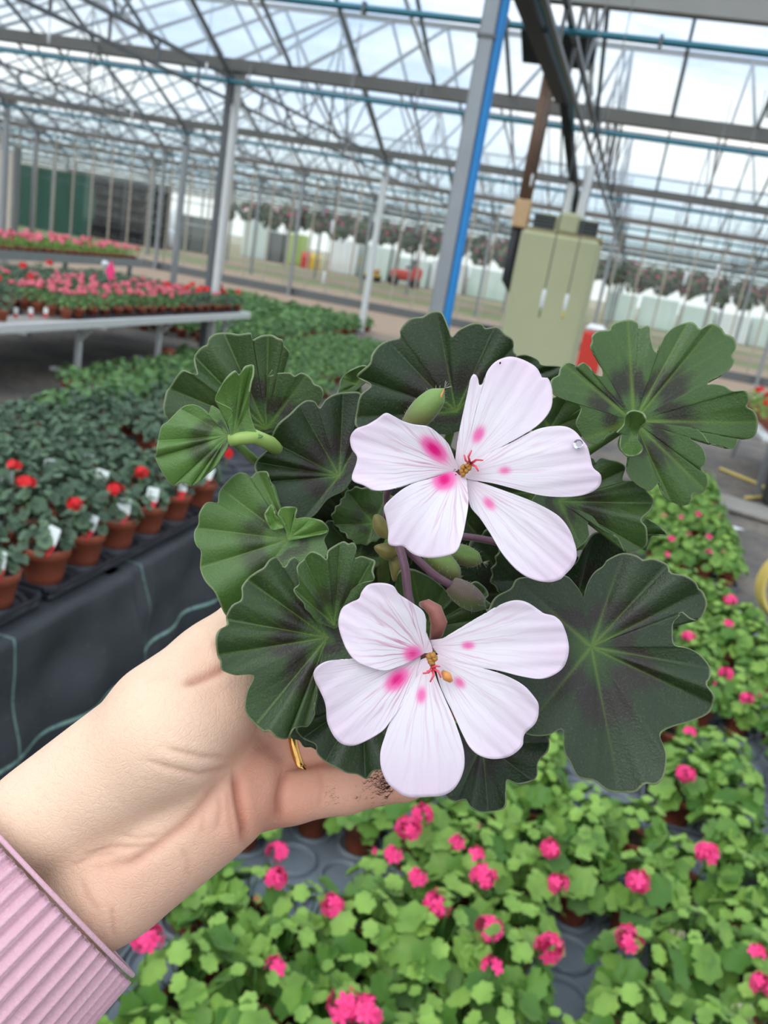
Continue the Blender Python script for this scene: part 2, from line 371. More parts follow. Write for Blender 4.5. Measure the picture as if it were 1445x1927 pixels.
# ---------------------------------------------------------------- the plant held up to the camera
HERO = P(745, 1250, .385)
def crop(ox, oy, sc): return lambda pts: [(ox + x / sc, oy + y / sc) for x, y in pts]
K2, K3, K4, K5, K6, K7 = crop(280, 580, 3.211), crop(640, 560, 2.89), crop(1000, 580, 3.247), crop(400, 1000, 3.5675), crop(560, 1060, 2.676), crop(860, 980, 2.676)
KZ = crop(680, 880, 5.161)
def catmull(pts, closed=True, sub=8, tension=.5):
    n = len(pts); out = []
    for i in range(n if closed else n - 1):
        p = [np.array(pts[(i + k) % n if closed else min(max(i + k, 0), n - 1)], float) for k in (-1, 0, 1, 2)]
        for j in range(sub):
            t = j / sub
            out.append(.5 * (2 * p[1] + (p[2] - p[0]) * t + (2 * p[0] - 5 * p[1] + 4 * p[2] - p[3]) * t * t + (3 * p[1] - p[0] - 3 * p[2] + p[3]) * t ** 3))
    if not closed: out.append(np.array(pts[-1], float))
    return np.array(out)
def resample(poly, n, closed=True):
    q = np.vstack([poly, poly[:1]]) if closed else poly
    d = np.r_[0, np.cumsum(np.hypot(*np.diff(q, axis=0).T))]
    s = np.linspace(0, d[-1], n, endpoint=not closed)
    return np.c_[np.interp(s, d, q[:, 0]), np.interp(s, d, q[:, 1])]
def fan(outline, center, n, rings, depth, att, pw=1.0):
    """radial sheet: outline and centre in picture units, depth(p, r, k) gives the distance of each point"""
    vs = [P(center[0], center[1], depth(np.array(center, float), 0.0, 0))]; at = [att(np.array(center, float), 0.0, 0)]
    c = np.array(center, float)
    for j in range(1, rings + 1):
        r = (j / rings) ** pw
        for k in range(n):
            p = c + (outline[k] - c) * r
            vs.append(P(p[0], p[1], depth(p, r, k))); at.append(att(p, r, k))
    fs = [(0, 1 + (k + 1) % n, 1 + k) for k in range(n)]
    for j in range(rings - 1):
        a = 1 + j * n; b = a + n
        fs += [(a + k, a + (k + 1) % n, b + (k + 1) % n, b + k) for k in range(n)]
    return vs, fs, at
def sheet(name, vs, fs, at, mat, attn, parent, thick, org):
    mb = MB(); mb.add([v - org for v in vs], fs, 0, True, at)
    o = link(name, mb.mesh(name, mat, attn), parent)
    m = o.modifiers.new('thickness', 'SOLIDIFY'); m.thickness = thick; m.offset = 0
    return o
plant = thing('potted_geranium', 'white and pink flowered geranium with dark zoned leaves held up in the hand', 'plant', HERO, 0)
def leaf(outline, center, veins, t0, grad=(0, 0), pleat=1.6, cup=1.0, tone=.1, zone=1.0, curl=0.0, wave=.6, N=200, RN=30, seed=0, label=None, stalk=True, vein=1.0):
    rs = random.Random(seed * 31 + int(center[0]))
    dense = catmull(outline, True, 8); ol = resample(dense, N)
    c = np.array(center, float); vi = []
    for q in veins: vi.append(int(np.argmin(np.hypot(ol[:, 0] - q[0], ol[:, 1] - q[1]))))
    vi = sorted(set(vi)); ang = np.unwrap(np.arctan2(ol[:, 1] - c[1], ol[:, 0] - c[0]))
    w = np.ones(N); side = np.zeros(N)
    for k in range(N):
        dd = min(min((k - q) % N, (q - k) % N) for q in vi); lo = min((k - q) % N for q in vi); hi = min((q - k) % N for q in vi)
        w[k] = 0 if lo + hi == 0 else math.sin(PI * lo / (lo + hi)) if lo + hi else 0
    # the fine branches: each main vein forks twice towards the margin
    segs = []
    for q in vi:
        e = ol[q]
        for f0, dk in ((.38, 9), (.38, -9), (.62, 6), (.62, -6)):
            segs.append((c + (e - c) * f0, c + (ol[(q + dk) % N] - c) * .93))
    S0 = np.array([s[0] for s in segs]); S1 = np.array([s[1] for s in segs]); SD = S1 - S0; SL = (SD ** 2).sum(1)
    ph = rs.random() * 6.28; ph2 = rs.random() * 6.28; rad = np.hypot(ol[:, 0] - c[0], ol[:, 1] - c[1]); ravg = rad.mean()
    def depth(p, r, k):
        d = grad[0] * (p[0] - c[0]) / 100 + grad[1] * (p[1] - c[1]) / 100
        pr = min(rad[k] / ravg, 1.3) * r
        d += -pleat * 1.05 * w[k] * pr * (1 - .25 * r) * min(1, pr * 2) - cup * pr * pr
        d += wave * math.sin(3 * ang[k] + ph) * pr ** 3 + wave * .6 * math.sin(7 * ang[k] + ph2) * pr ** 4
        d += curl * max(0, r - .82) ** 2 * 30
        return t0 + d * .001
    def att(p, r, k):
        v = 0.0
        dv = min(abs(((k - q + N / 2) % N) - N / 2) for q in vi) * 2 * PI * rad[k] * r / N
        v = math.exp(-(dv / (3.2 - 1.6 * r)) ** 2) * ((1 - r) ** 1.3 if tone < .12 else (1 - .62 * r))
        if r > .35:
            tt = np.clip(((p - S0) * SD).sum(1) / SL, 0, 1); d2 = np.hypot(*(p - (S0 + SD * tt[:, None])).T).min()
            v = max(v, (.3 if tone > .12 else .12) * math.exp(-(d2 / 2.0) ** 2) * (1 - .5 * r))
        return (r, v * vein, zone, tone)
    vs, fs, at = fan(ol, center, N, RN, depth, att, .9)
    o = sheet('leaf', vs, fs, at, M['leaf'], 'ld', plant, .0005, HERO)
    if label: o['label'] = label
    if stalk:
        a = P(center[0], center[1], t0 + .002); b = P(750 + rs.uniform(-60, 60), 1130 + rs.uniform(-40, 40), .325)
        mid = (a + b) / 2 + F * .012
        pts = [tuple(x) for x in catmull([tuple(a), tuple(a + F * .008), tuple(mid), tuple(b)], False, 6)] if False else [a, a * .75 + mid * .25 + F * .004, mid, (mid + b) / 2 + F * .002, b]
        st = MB(); st.tube([p - HERO for p in pts], [.0013, .0014, .0015, .0017, .002], 8)
        link('petiole', st.mesh('petiole', M['stem_green']), o)
    return o
# upper left pair
leaf(K2([(95, 640), (100, 520), (130, 470), (175, 400), (205, 375), (245, 388), (290, 400), (278, 345), (275, 290), (320, 235), (355, 218), (360, 185), (400, 155), (480, 148), (540, 157), (610, 148), (618, 168), (625, 192), (650, 178), (690, 163), (740, 160), (780, 180), (810, 190), (808, 215), (845, 260), (832, 300), (770, 345), (728, 395), (727, 410), (780, 392), (850, 390), (882, 410), (920, 390), (960, 405), (985, 430), (1000, 458), (1040, 475), (1055, 520), (1030, 580), (960, 660), (860, 720), (740, 748), (640, 770), (500, 790), (350, 760), (200, 720)]),
     K2([(710, 728)])[0], K2([(130, 500), (290, 300), (460, 150), (715, 160), (960, 410), (200, 720), (840, 280)]), .272, (-1, 1.5), 2.6, 1.0, .22, seed=1)
leaf(K2([(45, 870), (60, 780), (80, 712), (112, 690), (145, 655), (200, 600), (235, 584), (280, 584), (330, 610), (362, 640), (380, 590), (405, 600), (430, 622), (470, 700), (485, 760), (480, 830), (440, 900), (400, 960), (330, 1020), (260, 1075), (230, 1060), (190, 1052), (150, 1072), (108, 1030), (60, 950), (42, 905)]),
     K2([(478, 770)])[0], K2([(60, 800), (45, 900), (150, 1070), (260, 1070), (190, 610), (330, 1010)]), .250, (-2.2, -1.5), 2.4, -1.0, .8, zone=.8, seed=2, label='pale green leaf with a folded upright half')
leaf(K2([(480, 815), (492, 760), (478, 690), (502, 640), (495, 605), (410, 560), (404, 535), (430, 480), (470, 420), (522, 378), (545, 400), (580, 355), (605, 345), (632, 345), (632, 400), (618, 450), (606, 540), (612, 640), (650, 745), (690, 775), (600, 800)]),
     K2([(515, 770)])[0], K2([(440, 480), (550, 400), (620, 350), (610, 600)]), .246, (2.0, .6), 1.2, 1.8, .8, zone=.35, seed=3, stalk=False, label='upright folded half of the pale green leaf', RN=24, N=150, vein=.6)
mb = MB(); mb.tube([P(*K2([q])[0], t) - HERO for q, t in (((490, 800), .247), ((560, 785), .2465), ((640, 775), .247), ((730, 815), .252), ((820, 900), .275))], [.0018, .0019, .0021, .0022, .0022], 12); link('petiole', mb.mesh('petiole', plain('pale petiole', srgb(150, 178, 92), .5)), plant)
# dark leaf in the shade left of the upper flower
leaf(K2([(735, 800), (760, 735), (790, 690), (850, 640), (900, 590), (950, 557), (1000, 563), (1032, 602), (1070, 550), (1130, 517), (1220, 505), (1280, 515), (1290, 600), (1320, 700), (1340, 850), (1310, 960), (1240, 1020), (1180, 1100), (1080, 1155), (1000, 1250), (940, 1275), (880, 1255), (820, 1210), (760, 1150), (700, 1060), (640, 975), (655, 915), (720, 850)]),
     K2([(1150, 1015)])[0], K2([(745, 800), (910, 585), (1180, 510), (1310, 700), (700, 1050), (930, 1270), (650, 930)]), .264, (.8, -2.5), 2.2, 2.5, .03, seed=4)
leaf(K2([(275, 1400), (275, 1350), (300, 1300), (303, 1240), (340, 1180), (380, 1172), (415, 1178), (425, 1110), (480, 1040), (540, 995), (585, 998), (615, 1024), (650, 990), (710, 985), (722, 1015), (735, 1050), (760, 1080), (745, 1140), (745, 1190), (738, 1220), (760, 1255), (775, 1290), (805, 1300), (782, 1245), (800, 1208), (850, 1202), (892, 1208), (888, 1240), (890, 1272), (930, 1265), (990, 1268), (1050, 1290), (1085, 1345), (1060, 1400), (1080, 1470), (1040, 1540), (940, 1580), (800, 1620), (700, 1720), (600, 1800), (510, 1850), (460, 1850), (400, 1720), (340, 1650), (310, 1570), (315, 1470), (290, 1440)]),
     K2([(850, 1395)])[0], K2([(290, 1330), (440, 1090), (660, 990), (320, 1560), (480, 1845), (1060, 1300), (740, 1120), (890, 1260)]), .254, (-1.4, -1.8), 2.0, .5, .62, zone=.75, seed=5, label='mid green leaf with yellow curled inner lobes')
leaf(K5([(20, 720), (42, 660), (95, 630), (90, 570), (130, 495), (190, 460), (196, 400), (195, 370), (240, 310), (310, 260), (345, 240), (380, 190), (430, 175), (480, 240), (520, 185), (565, 182), (620, 330), (760, 480), (860, 600), (940, 720), (960, 860), (860, 900), (780, 900), (690, 960), (690, 1020), (700, 1100), (680, 1180), (682, 1240), (640, 1310), (590, 1312), (540, 1330), (500, 1392), (430, 1385), (380, 1340), (340, 1342), (270, 1280), (218, 1200), (230, 1080), (272, 968), (150, 965), (60, 930), (50, 870), (30, 830)]),
     K5([(770, 710)])[0], K5([(40, 830), (95, 590), (230, 330), (430, 180), (300, 1300), (620, 1310), (500, 1385)]), .2435, (.3, -1.8), 2.2, 1.2, .16, seed=6, label='dark green leaf covering the thumb')
leaf(K5([(545, 385), (582, 345), (565, 240), (610, 190), (660, 135), (720, 152), (765, 185), (775, 130), (830, 90), (880, 66), (912, 82), (945, 75), (966, 110), (955, 175), (1000, 165), (1050, 180), (1090, 200), (1075, 260), (1085, 320), (1020, 340), (970, 365), (900, 430), (835, 510), (850, 570), (830, 650), (760, 630), (700, 602), (650, 545), (622, 520), (610, 480), (560, 425)]),
     K5([(815, 625)])[0], K5([(555, 390), (620, 180), (860, 75), (1070, 195), (900, 430)]), .2395, (.6, .6), 2.0, .8, .3, zone=.7, seed=7)
# low dark leaves behind the lower flower
leaf(K5([(560, 1330), (610, 1392), (690, 1432), (700, 1490), (760, 1550), (840, 1592), (900, 1622), (970, 1632), (1035, 1662), (1080, 1610), (1180, 1590), (1300, 1500), (1360, 1300), (1300, 1100), (1100, 980), (850, 960), (700, 1020), (690, 1180), (620, 1290)]),
     K5([(1000, 1120)])[0], K5([(600, 1380), (760, 1545), (1030, 1655), (1250, 1540), (640, 1270)]), .252, (0, -1.6), 1.8, 2.0, .05, seed=8, stalk=True)
leaf(K6([(740, 1160), (790, 1200), (845, 1192), (872, 1230), (915, 1252), (960, 1252), (1042, 1230), (1048, 1150), (1056, 1092), (1115, 1112), (1200, 1082), (1212, 1000), (1262, 940), (1255, 870), (1160, 820), (1000, 780), (850, 780), (740, 860), (700, 1000)]),
     K6([(930, 900)])[0], K6([(800, 1200), (960, 1250), (1180, 1090), (1260, 910)]), .250, (-.6, -1.4), 1.8, 2.0, .0, seed=9)
# the large leaf low on the right
leaf(K7([(638, 400), (655, 320), (690, 260), (738, 225), (752, 200), (820, 165), (870, 166), (915, 180), (935, 197), (990, 190), (1060, 220), (1078, 262), (1150, 275), (1205, 310), (1212, 335), (1240, 360), (1258, 420), (1225, 492), (1180, 492), (1130, 455), (1118, 480), (1090, 510), (1085, 560), (1095, 625), (1160, 640), (1220, 672), (1270, 730), (1276, 790), (1256, 822), (1290, 870), (1295, 900), (1268, 968), (1180, 1010), (1080, 1040), (1022, 1076), (1040, 1140), (1055, 1200), (1040, 1290), (1000, 1330), (946, 1326), (900, 1365), (830, 1370), (760, 1362), (692, 1312), (610, 1292), (570, 1220), (540, 1160), (532, 1052), (450, 1082), (350, 1075), (280, 1000), (220, 850), (180, 650), (150, 500), (170, 420), (200, 378), (270, 340), (300, 292), (380, 282), (450, 296), (540, 275), (590, 315), (637, 392), (650, 500), (660, 560), (648, 500)]),
     K7([(675, 635)])[0], K7([(830, 170), (1230, 350), (1270, 930), (820, 1365), (330, 1060), (290, 300), (1060, 225), (1270, 740)]), .2455, (-.5, -2.6), 2.6, 1.0, .04, seed=10, N=260, RN=34, label='broad dark leaf with brown zone low on the right')
leaf(K7([(520, 280), (600, 210), (640, 130), (680, 70), (720, 55), (760, 60), (815, 82), (850, 150), (880, 240), (760, 330), (700, 420), (640, 480), (570, 400)]),
     K7([(600, 400)])[0], K7([(690, 65), (840, 130), (850, 260)]), .272, (1, 1), 1.0, 1.5, .0, seed=11)
leaf(K4([(365, 915), (395, 945), (430, 917), (480, 927), (530, 937), (572, 970), (558, 1052), (630, 1055), (690, 1075), (700, 1112), (745, 1168), (732, 1230), (672, 1292), (702, 1340), (708, 1400), (700, 1450), (640, 1485), (575, 1490), (525, 1400), (440, 1360), (380, 1282), (350, 1268), (345, 1330), (350, 1400), (290, 1460), (220, 1500), (140, 1400), (60, 1300), (0, 1180), (120, 1060), (250, 960)]),
     K4([(170, 1180)])[0], K4([(560, 980), (735, 1190), (680, 1470), (300, 1450), (400, 930)]), .260, (-.8, -1.2), 2.2, 1.2, .28, zone=.9, seed=12)
leaf(K4([(118, 440), (165, 408), (172, 370), (215, 330), (262, 345), (268, 362), (312, 330), (352, 358), (370, 390), (420, 415), (436, 402), (425, 360), (402, 310), (358, 240), (372, 200), (365, 175), (400, 140), (475, 133), (480, 115), (510, 88), (592, 70), (648, 90), (658, 122), (718, 108), (726, 180), (745, 252), (772, 270), (782, 235), (820, 160), (880, 108), (960, 85), (1000, 95), (1028, 128), (1075, 100), (1120, 95), (1168, 130), (1178, 155), (1235, 180), (1250, 240), (1225, 288), (1242, 320), (1215, 370), (1160, 410), (1100, 435), (1072, 468), (1110, 463), (1180, 475), (1230, 505), (1310, 503), (1332, 560), (1315, 600), (1362, 630), (1382, 690), (1365, 775), (1310, 800), (1268, 795), (1248, 842), (1210, 860), (1130, 835), (1088, 830), (1050, 775), (1005, 738), (962, 735), (962, 790), (1040, 850), (1066, 920), (1052, 962), (1028, 985), (1068, 1015), (1076, 1080), (1040, 1130), (982, 1135), (972, 1185), (930, 1205), (860, 1185), (815, 1155), (790, 1100), (780, 1062), (742, 1100), (715, 1115), (640, 1075), (580, 1000), (590, 920), (535, 860), (530, 800), (580, 745), (600, 720), (560, 720), (520, 760), (470, 762), (430, 815), (380, 832), (330, 810), (300, 760), (270, 700), (300, 600), (190, 555), (130, 520)]),
     K4([(625, 690)])[0], K4([(200, 350), (590, 75), (1120, 100), (1375, 700), (1050, 1110), (850, 1180), (960, 90), (330, 800)]), .2475, (.3, .8), 1.6, -.8, .40, zone=1.0, seed=13, N=300, RN=34, vein=1.35, label='large lobed leaf standing top right')
# the rolled margin by its centre
leaf(K4([(540, 850), (545, 770), (520, 760), (560, 715), (578, 650), (620, 625), (680, 640), (698, 690), (660, 740), (650, 800), (680, 860), (640, 900), (580, 900)]), K4([(610, 780)])[0], K4([(600, 640), (690, 680), (560, 870)]), .244, (1, 0), 1.4, 2.2, .5, zone=.1, seed=14, N=110, RN=16, stalk=False, vein=.4)
leaf(K4([(0, 760), (30, 680), (60, 620), (130, 550), (150, 540), (180, 518), (240, 507), (310, 540), (352, 575), (330, 602), (362, 650), (345, 735), (300, 790), (240, 800), (120, 860), (20, 840)]), K4([(110, 740)])[0], K4([(240, 510), (350, 640), (60, 640)]), .276, (0, 1), 1.4, 1.2, .3, zone=.3, seed=15, N=140, RN=20)
# the dark leaf behind the upper flower
leaf(K3([(85, 700), (92, 600), (110, 530), (165, 478), (105, 440), (93, 420), (150, 370), (165, 345), (172, 310), (210, 260), (265, 232), (325, 215), (328, 172), (380, 115), (445, 104), (465, 92), (500, 75), (545, 75), (568, 112), (590, 170), (608, 212), (650, 172), (720, 140), (770, 143), (788, 165), (860, 160), (900, 198), (938, 228), (944, 290), (960, 330), (900, 480), (780, 640), (700, 700), (600, 740), (480, 740), (330, 730), (180, 720)]),
     K3([(630, 620)])[0], K3([(520, 80), (260, 235), (95, 430), (90, 650), (840, 165), (935, 260)]), .258, (.2, 1.2), 2.2, .5, .05, zone=.9, seed=16, N=220)
leaf(K3([(900, 330), (960, 315), (1010, 310), (1060, 330), (1080, 345), (1100, 367), (1200, 377), (1190, 425), (1150, 470), (1050, 500), (930, 480)]), K3([(960, 450)])[0], K3([(1010, 310), (1190, 385), (1150, 465)]), .282, (0, 0), 1.2, 1, .05, zone=.2, seed=17, N=100, RN=14)
leaf(K2([(1140, 520), (1150, 480), (1165, 420), (1230, 370), (1310, 348), (1330, 420), (1260, 490), (1180, 540)]), K2([(1260, 460)])[0], K2([(1160, 430), (1300, 350), (1150, 515)]), .284, (0, 0), 1.0, 1, .35, zone=.1, seed=18, N=100, RN=14)
leaf(K4([(690, 1290), (740, 1305), (790, 1340), (825, 1385), (740, 1390), (720, 1440), (690, 1480), (620, 1400)]), K4([(650, 1380)])[0], K4([(820, 1385), (720, 1300)]), .284, (0, 0), 1.0, 1, .3, zone=.1, seed=19, N=90, RN=12)
# inner leaves low between the two flowers
leaf(K6([(500, 60), (565, 28), (650, 60), (720, 110), (780, 160), (860, 110), (900, 92), (942, 120), (962, 160), (945, 182), (992, 220), (975, 262), (900, 300), (800, 360), (720, 420), (600, 400), (500, 250)]), K6([(640, 330)])[0], K6([(570, 35), (740, 120), (950, 150), (970, 260)]), .262, (.5, 1), 1.6, 1.0, .3, zone=.3, seed=20, N=150, RN=22)
for i, (cx, cy, rr, t, tn) in enumerate([(640, 960, 95, .283, .05), (700, 1040, 80, .29, .1), (950, 1090, 110, .286, .02), (900, 1010, 100, .29, .12), (790, 1000, 95, .3, .0), (1010, 1070, 85, .28, .02), (660, 1030, 70, .276, .2), (880, 1180, 120, .295, .0), (760, 880, 100, .295, .03), (980, 900, 110, .285, .12), (690, 970, 62, .272, .3), (600, 1330, 90, .262, .02)]):
    rs = random.Random(i + 5); pts = []
    for k in range(40):
        a = 2 * PI * k / 40; pts.append((cx + rr * math.cos(a) * (1 + .06 * math.cos(5 * a + i) + .035 * math.cos(20 * a)), cy + rr * .85 * math.sin(a) * (1 + .06 * math.cos(5 * a + i) + .035 * math.cos(20 * a))))
    leaf(pts, (cx + rr * .2, cy + rr * .25), [pts[q] for q in (2, 10, 18, 26, 34)], t, (rs.uniform(-2, 2), rs.uniform(-2, 2)), 1.6, 1.5, tn, zone=.6, seed=30 + i, N=100, RN=16)
# ---------------------------------------------------------------- flowers
def petal(fl, outline, base, blotch, t_base, t_edge, cup=1.2, bow=1.5, strength=1.0, veins=.5, N=130, RN=34, tilt=0.0, blen=None):
    ol = resample(catmull(outline, True, 6), N); c = np.array(base, float)
    i0 = int(np.argmin(np.hypot(ol[:, 0] - c[0], ol[:, 1] - c[1]))); ol = np.roll(ol, -i0, axis=0)
    tip = ol.mean(0); ax = tip - c; L = np.hypot(*(ol - c).T).max(); ax = ax / np.hypot(*ax); pr = np.array([-ax[1], ax[0]])
    W = max(np.abs((ol - c) @ pr).max(), 1)
    a_out = np.arctan2((ol - c) @ pr, (ol - c) @ ax); amin, amax = np.percentile(a_out, 3), np.percentile(a_out, 97)
    bc = np.array(blotch[:2], float); br, bl = blotch[2], blotch[3]; bax = bc - c; bax = bax / max(1e-6, np.hypot(*bax)); bpr = np.array([-bax[1], bax[0]])
    def depth(p, r, k):
        q = p - c; al = (q @ ax) / L; ac = (q @ pr) / W
        return t_base + (t_edge - t_base) * al + (-cup * ac * ac + tilt * ac - bow * math.sin(min(1, max(0, al)) * PI) + .25 * math.sin(9 * ac + 2 * al) * al + .12 * math.sin(23 * ac) * al * al) * .001
    def att(p, r, k):
        q = p - c; d = np.hypot(*q)
        s = (math.atan2(q @ pr, q @ ax) - amin) / (amax - amin + 1e-6) if d > 1e-6 else .5
        u = p - bc; b = strength * math.exp(-((u @ bax) / bl) ** 2 - ((u @ bpr) / br) ** 2)
        return (s, min(1, d / L), b, veins)
    vs, fs, at = fan(ol, base, N, RN, depth, att)
    return sheet('petal', vs, fs, at, M['petal'], 'pd', fl, .0004, HERO)
def small_tubes(name, mat, fl, items, n=8):
    for pts, r in items:
        mb = MB(); mb.tube([P(*p) - HERO for p in pts], r, n); link(name, mb.mesh(name, mat), fl)
# upper flower
mb = MB(); mb.tube([P(*p) - HERO for p in ((868, 888, .2300), (872, 892, .236), (868, 905, .246))], [.0016, .0022, .0026], 12)
fl = link('flower', mb.mesh('flower', M['sepal']), plant); fl['label'] = 'upper white flower with pink blotches and rounded petals'
q = K3([(480, 820), (555, 1000)])
petal(fl, K3([(700, 925), (640, 935), (625, 900), (640, 770), (670, 620), (695, 510), (710, 440), (730, 415), (748, 440), (757, 478), (780, 460), (800, 400), (850, 345), (920, 322), (985, 335), (1060, 375), (1090, 420), (1098, 436), (1130, 440), (1152, 500), (1150, 590), (1110, 660), (1040, 720), (930, 780), (830, 830), (760, 880)]),
      K3([(655, 935)])[0], (*K3([(752, 745)])[0], 12, 19), .2300, .2310, 1.0, .8, .62, .35)
petal(fl, K3([(690, 985), (680, 950), (740, 895), (800, 850), (930, 790), (1040, 730), (1120, 705), (1210, 700), (1270, 722), (1320, 780), (1345, 815), (1362, 880), (1375, 925), (1418, 968), (1405, 1030), (1330, 1072), (1220, 1085), (1090, 1075), (950, 1040), (830, 1010)]),
      K3([(680, 962)])[0], (*K3([(895, 940)])[0], 10, 14), .2292, .2265, -1.0, 1.0, .5, .4)
petal(fl, K3([(685, 985), (700, 995), (760, 1005), (870, 1042), (980, 1082), (1090, 1130), (1190, 1190), (1250, 1270), (1285, 1380), (1272, 1450), (1215, 1515), (1190, 1535), (1130, 1548), (1040, 1530), (960, 1480), (880, 1390), (820, 1290), (760, 1200), (710, 1140), (692, 1060)]),
      K3([(682, 988)])[0], (*K3([(810, 1120)])[0], 11, 17), .2296, .2250, 1.2, .8, .55, .45)
petal(fl, K3([(625, 945), (640, 925), (622, 880), (590, 800), (540, 745), (480, 702), (400, 690), (340, 672), (290, 645), (247, 628), (200, 660), (150, 690), (85, 715), (55, 760), (62, 820), (90, 860), (88, 900), (64, 988), (130, 1022), (190, 1050), (290, 1040), (380, 1000), (500, 958), (570, 930)]),
      K3([(628, 938)])[0], (*K3([(510, 825)])[0], 15, 30), .2288, .2235, 2.2, 2.2, 1.0, .8)
petal(fl, K3([(628, 950), (600, 948), (540, 968), (480, 988), (400, 1010), (340, 1042), (280, 1092), (240, 1140), (250, 1200), (262, 1270), (262, 1338), (300, 1352), (342, 1352), (400, 1397), (480, 1416), (560, 1408), (630, 1382), (662, 1310), (682, 1220), (697, 1120), (690, 1030), (682, 978), (655, 975)]),
      K3([(630, 960)])[0], (*K3([(565, 990)])[0], 20, 22), .2272, .2205, 1.8, 2.0, .95, .6)
for q in [(675, 855), (715, 830), (778, 885), (752, 945)]:
    a = K3([(708, 905)])[0]; b = K3([q])[0]; m = ((a[0] + b[0]) / 2 + (b[1] - a[1]) * .18, (a[1] + b[1]) / 2 - (b[0] - a[0]) * .18)
    small_tubes('stigma', M['stigma'], fl, [([(*a, .2275), (*m, .224), (*b, .2235)], [.00035, .0003, .0002])])
for q in [(665, 925), (690, 915), (660, 945), (685, 945), (700, 930), (668, 962)]:
    a = K3([q])[0]; small_tubes('anther', M['anther'], fl, [([(a[0] - 2, a[1] + 4, .2265), (*a, .2255), (a[0] + 3, a[1] - 5, .2262)], [.0003, .0007, .0004])])
mb = MB(); a = K3([(870, 356)])[0]; mb.lathe([(0, -.0004), (.0003, 0), (0, .0004)], 8); o = link('speck', mb.mesh('speck', M['soil_dry']), fl, P(a[0], a[1], .2291) - HERO)
# lower flower
mb = MB(); mb.tube([P(*p) - HERO for p in ((805, 1232, .2275), (800, 1225, .234), (790, 1200, .243))], [.0016, .0022, .0024], 12)
fl2 = link('flower', mb.mesh('flower', M['sepal']), plant); fl2['label'] = 'lower white flower with pink blotches below the purple stalk'
petal(fl2, K6([(672, 400), (668, 388), (740, 375), (820, 330), (930, 262), (945, 258), (1020, 210), (1090, 187), (1150, 195), (1215, 235), (1240, 252), (1300, 270), (1340, 320), (1365, 420), (1350, 500), (1310, 550), (1230, 582), (1130, 570), (1000, 538), (880, 520), (780, 495), (700, 452)]),
      K6([(676, 415)])[0], (*K6([(858, 413)])[0], 9, 14), .2278, .2275, 1.2, .6, .6, .45)
petal(fl2, K6([(690, 470), (720, 460), (780, 488), (900, 520), (1030, 560), (1130, 610), (1190, 672), (1214, 722), (1200, 800), (1142, 860), (1130, 920), (1070, 970), (990, 986), (920, 970), (870, 930), (830, 860), (780, 750), (740, 670), (712, 600), (695, 520)]),
      K6([(692, 480)])[0], (*K6([(815, 600)])[0], 10, 15), .2268, .2230, 1.4, .8, .55, .4)
petal(fl2, K6([(632, 480), (610, 500), (592, 590), (530, 690), (470, 790), (440, 870), (417, 950), (420, 1030), (450, 1100), (490, 1140), (550, 1175), (650, 1176), (740, 1165), (800, 1120), (835, 1040), (838, 960), (820, 880), (780, 770), (740, 680), (702, 590), (675, 510), (655, 478)]),
      K6([(645, 490)])[0], (*K6([(623, 665)])[0], 11, 18), .2262, .2200, -1.0, 1.6, .6, .4)
petal(fl2, K6([(612, 472), (560, 508), (480, 530), (400, 532), (320, 502), (270, 487), (170, 490), (110, 512), (80, 552), (88, 592), (112, 640), (140, 710), (150, 800), (190, 880), (240, 915), (310, 910), (420, 850), (470, 790), (540, 690), (590, 590), (605, 520), (620, 470)]),
      K6([(618, 468)])[0], (*K6([(500, 585)])[0], 16, 26), .2262, .2230, 1.6, 1.8, .95, .9)
petal(fl2, K6([(622, 455), (572, 490), (500, 522), (430, 540), (350, 520), (290, 490), (250, 440), (220, 370), (205, 300), (222, 230), (262, 200), (308, 178), (322, 145), (355, 108), (420, 99), (480, 115), (510, 155), (570, 195), (630, 240), (645, 280), (640, 320), (655, 370), (672, 410), (676, 448)]),
      K6([(640, 450)])[0], (*K6([(578, 455)])[0], 16, 18), .2252, .2220, 1.8, 2.0, .8, .9)
for q in [(630, 555), (667, 598), (722, 576), (718, 520), (650, 545)]:
    a = K6([(677, 528)])[0]; b = K6([q])[0]; m = ((a[0] + b[0]) / 2 + (b[1] - a[1]) * .18, (a[1] + b[1]) / 2 - (b[0] - a[0]) * .18)
    small_tubes('stigma', M['stigma'], fl2, [([(*a, .2215), (*m, .2195), (*b, .2195)], [.0004, .00032, .0002])])
a = K6([(677, 528)])[0]; b = K6([(668, 500)])[0]; small_tubes('style', M['stigma'], fl2, [([(*a, .2215), (*b, .2232)], [.0004, .0004])])
for q in [(662, 470), (680, 465), (668, 488), (690, 480), (676, 500)]:
    a = K6([q])[0]; small_tubes('anther', M['anther'], fl2, [([(a[0] - 2, a[1] + 5, .2220), (*a, .2208), (a[0] + 2, a[1] - 5, .2218)], [.0004, .0009, .0005])])
a, b = K6([(732, 548), (770, 590)]); small_tubes('anther', M['pollen'], fl2, [([(*a, .2228), ((a[0] + b[0]) / 2, (a[1] + b[1]) / 2, .2212), (*b, .2224)], [.0006, .0013, .0007])])
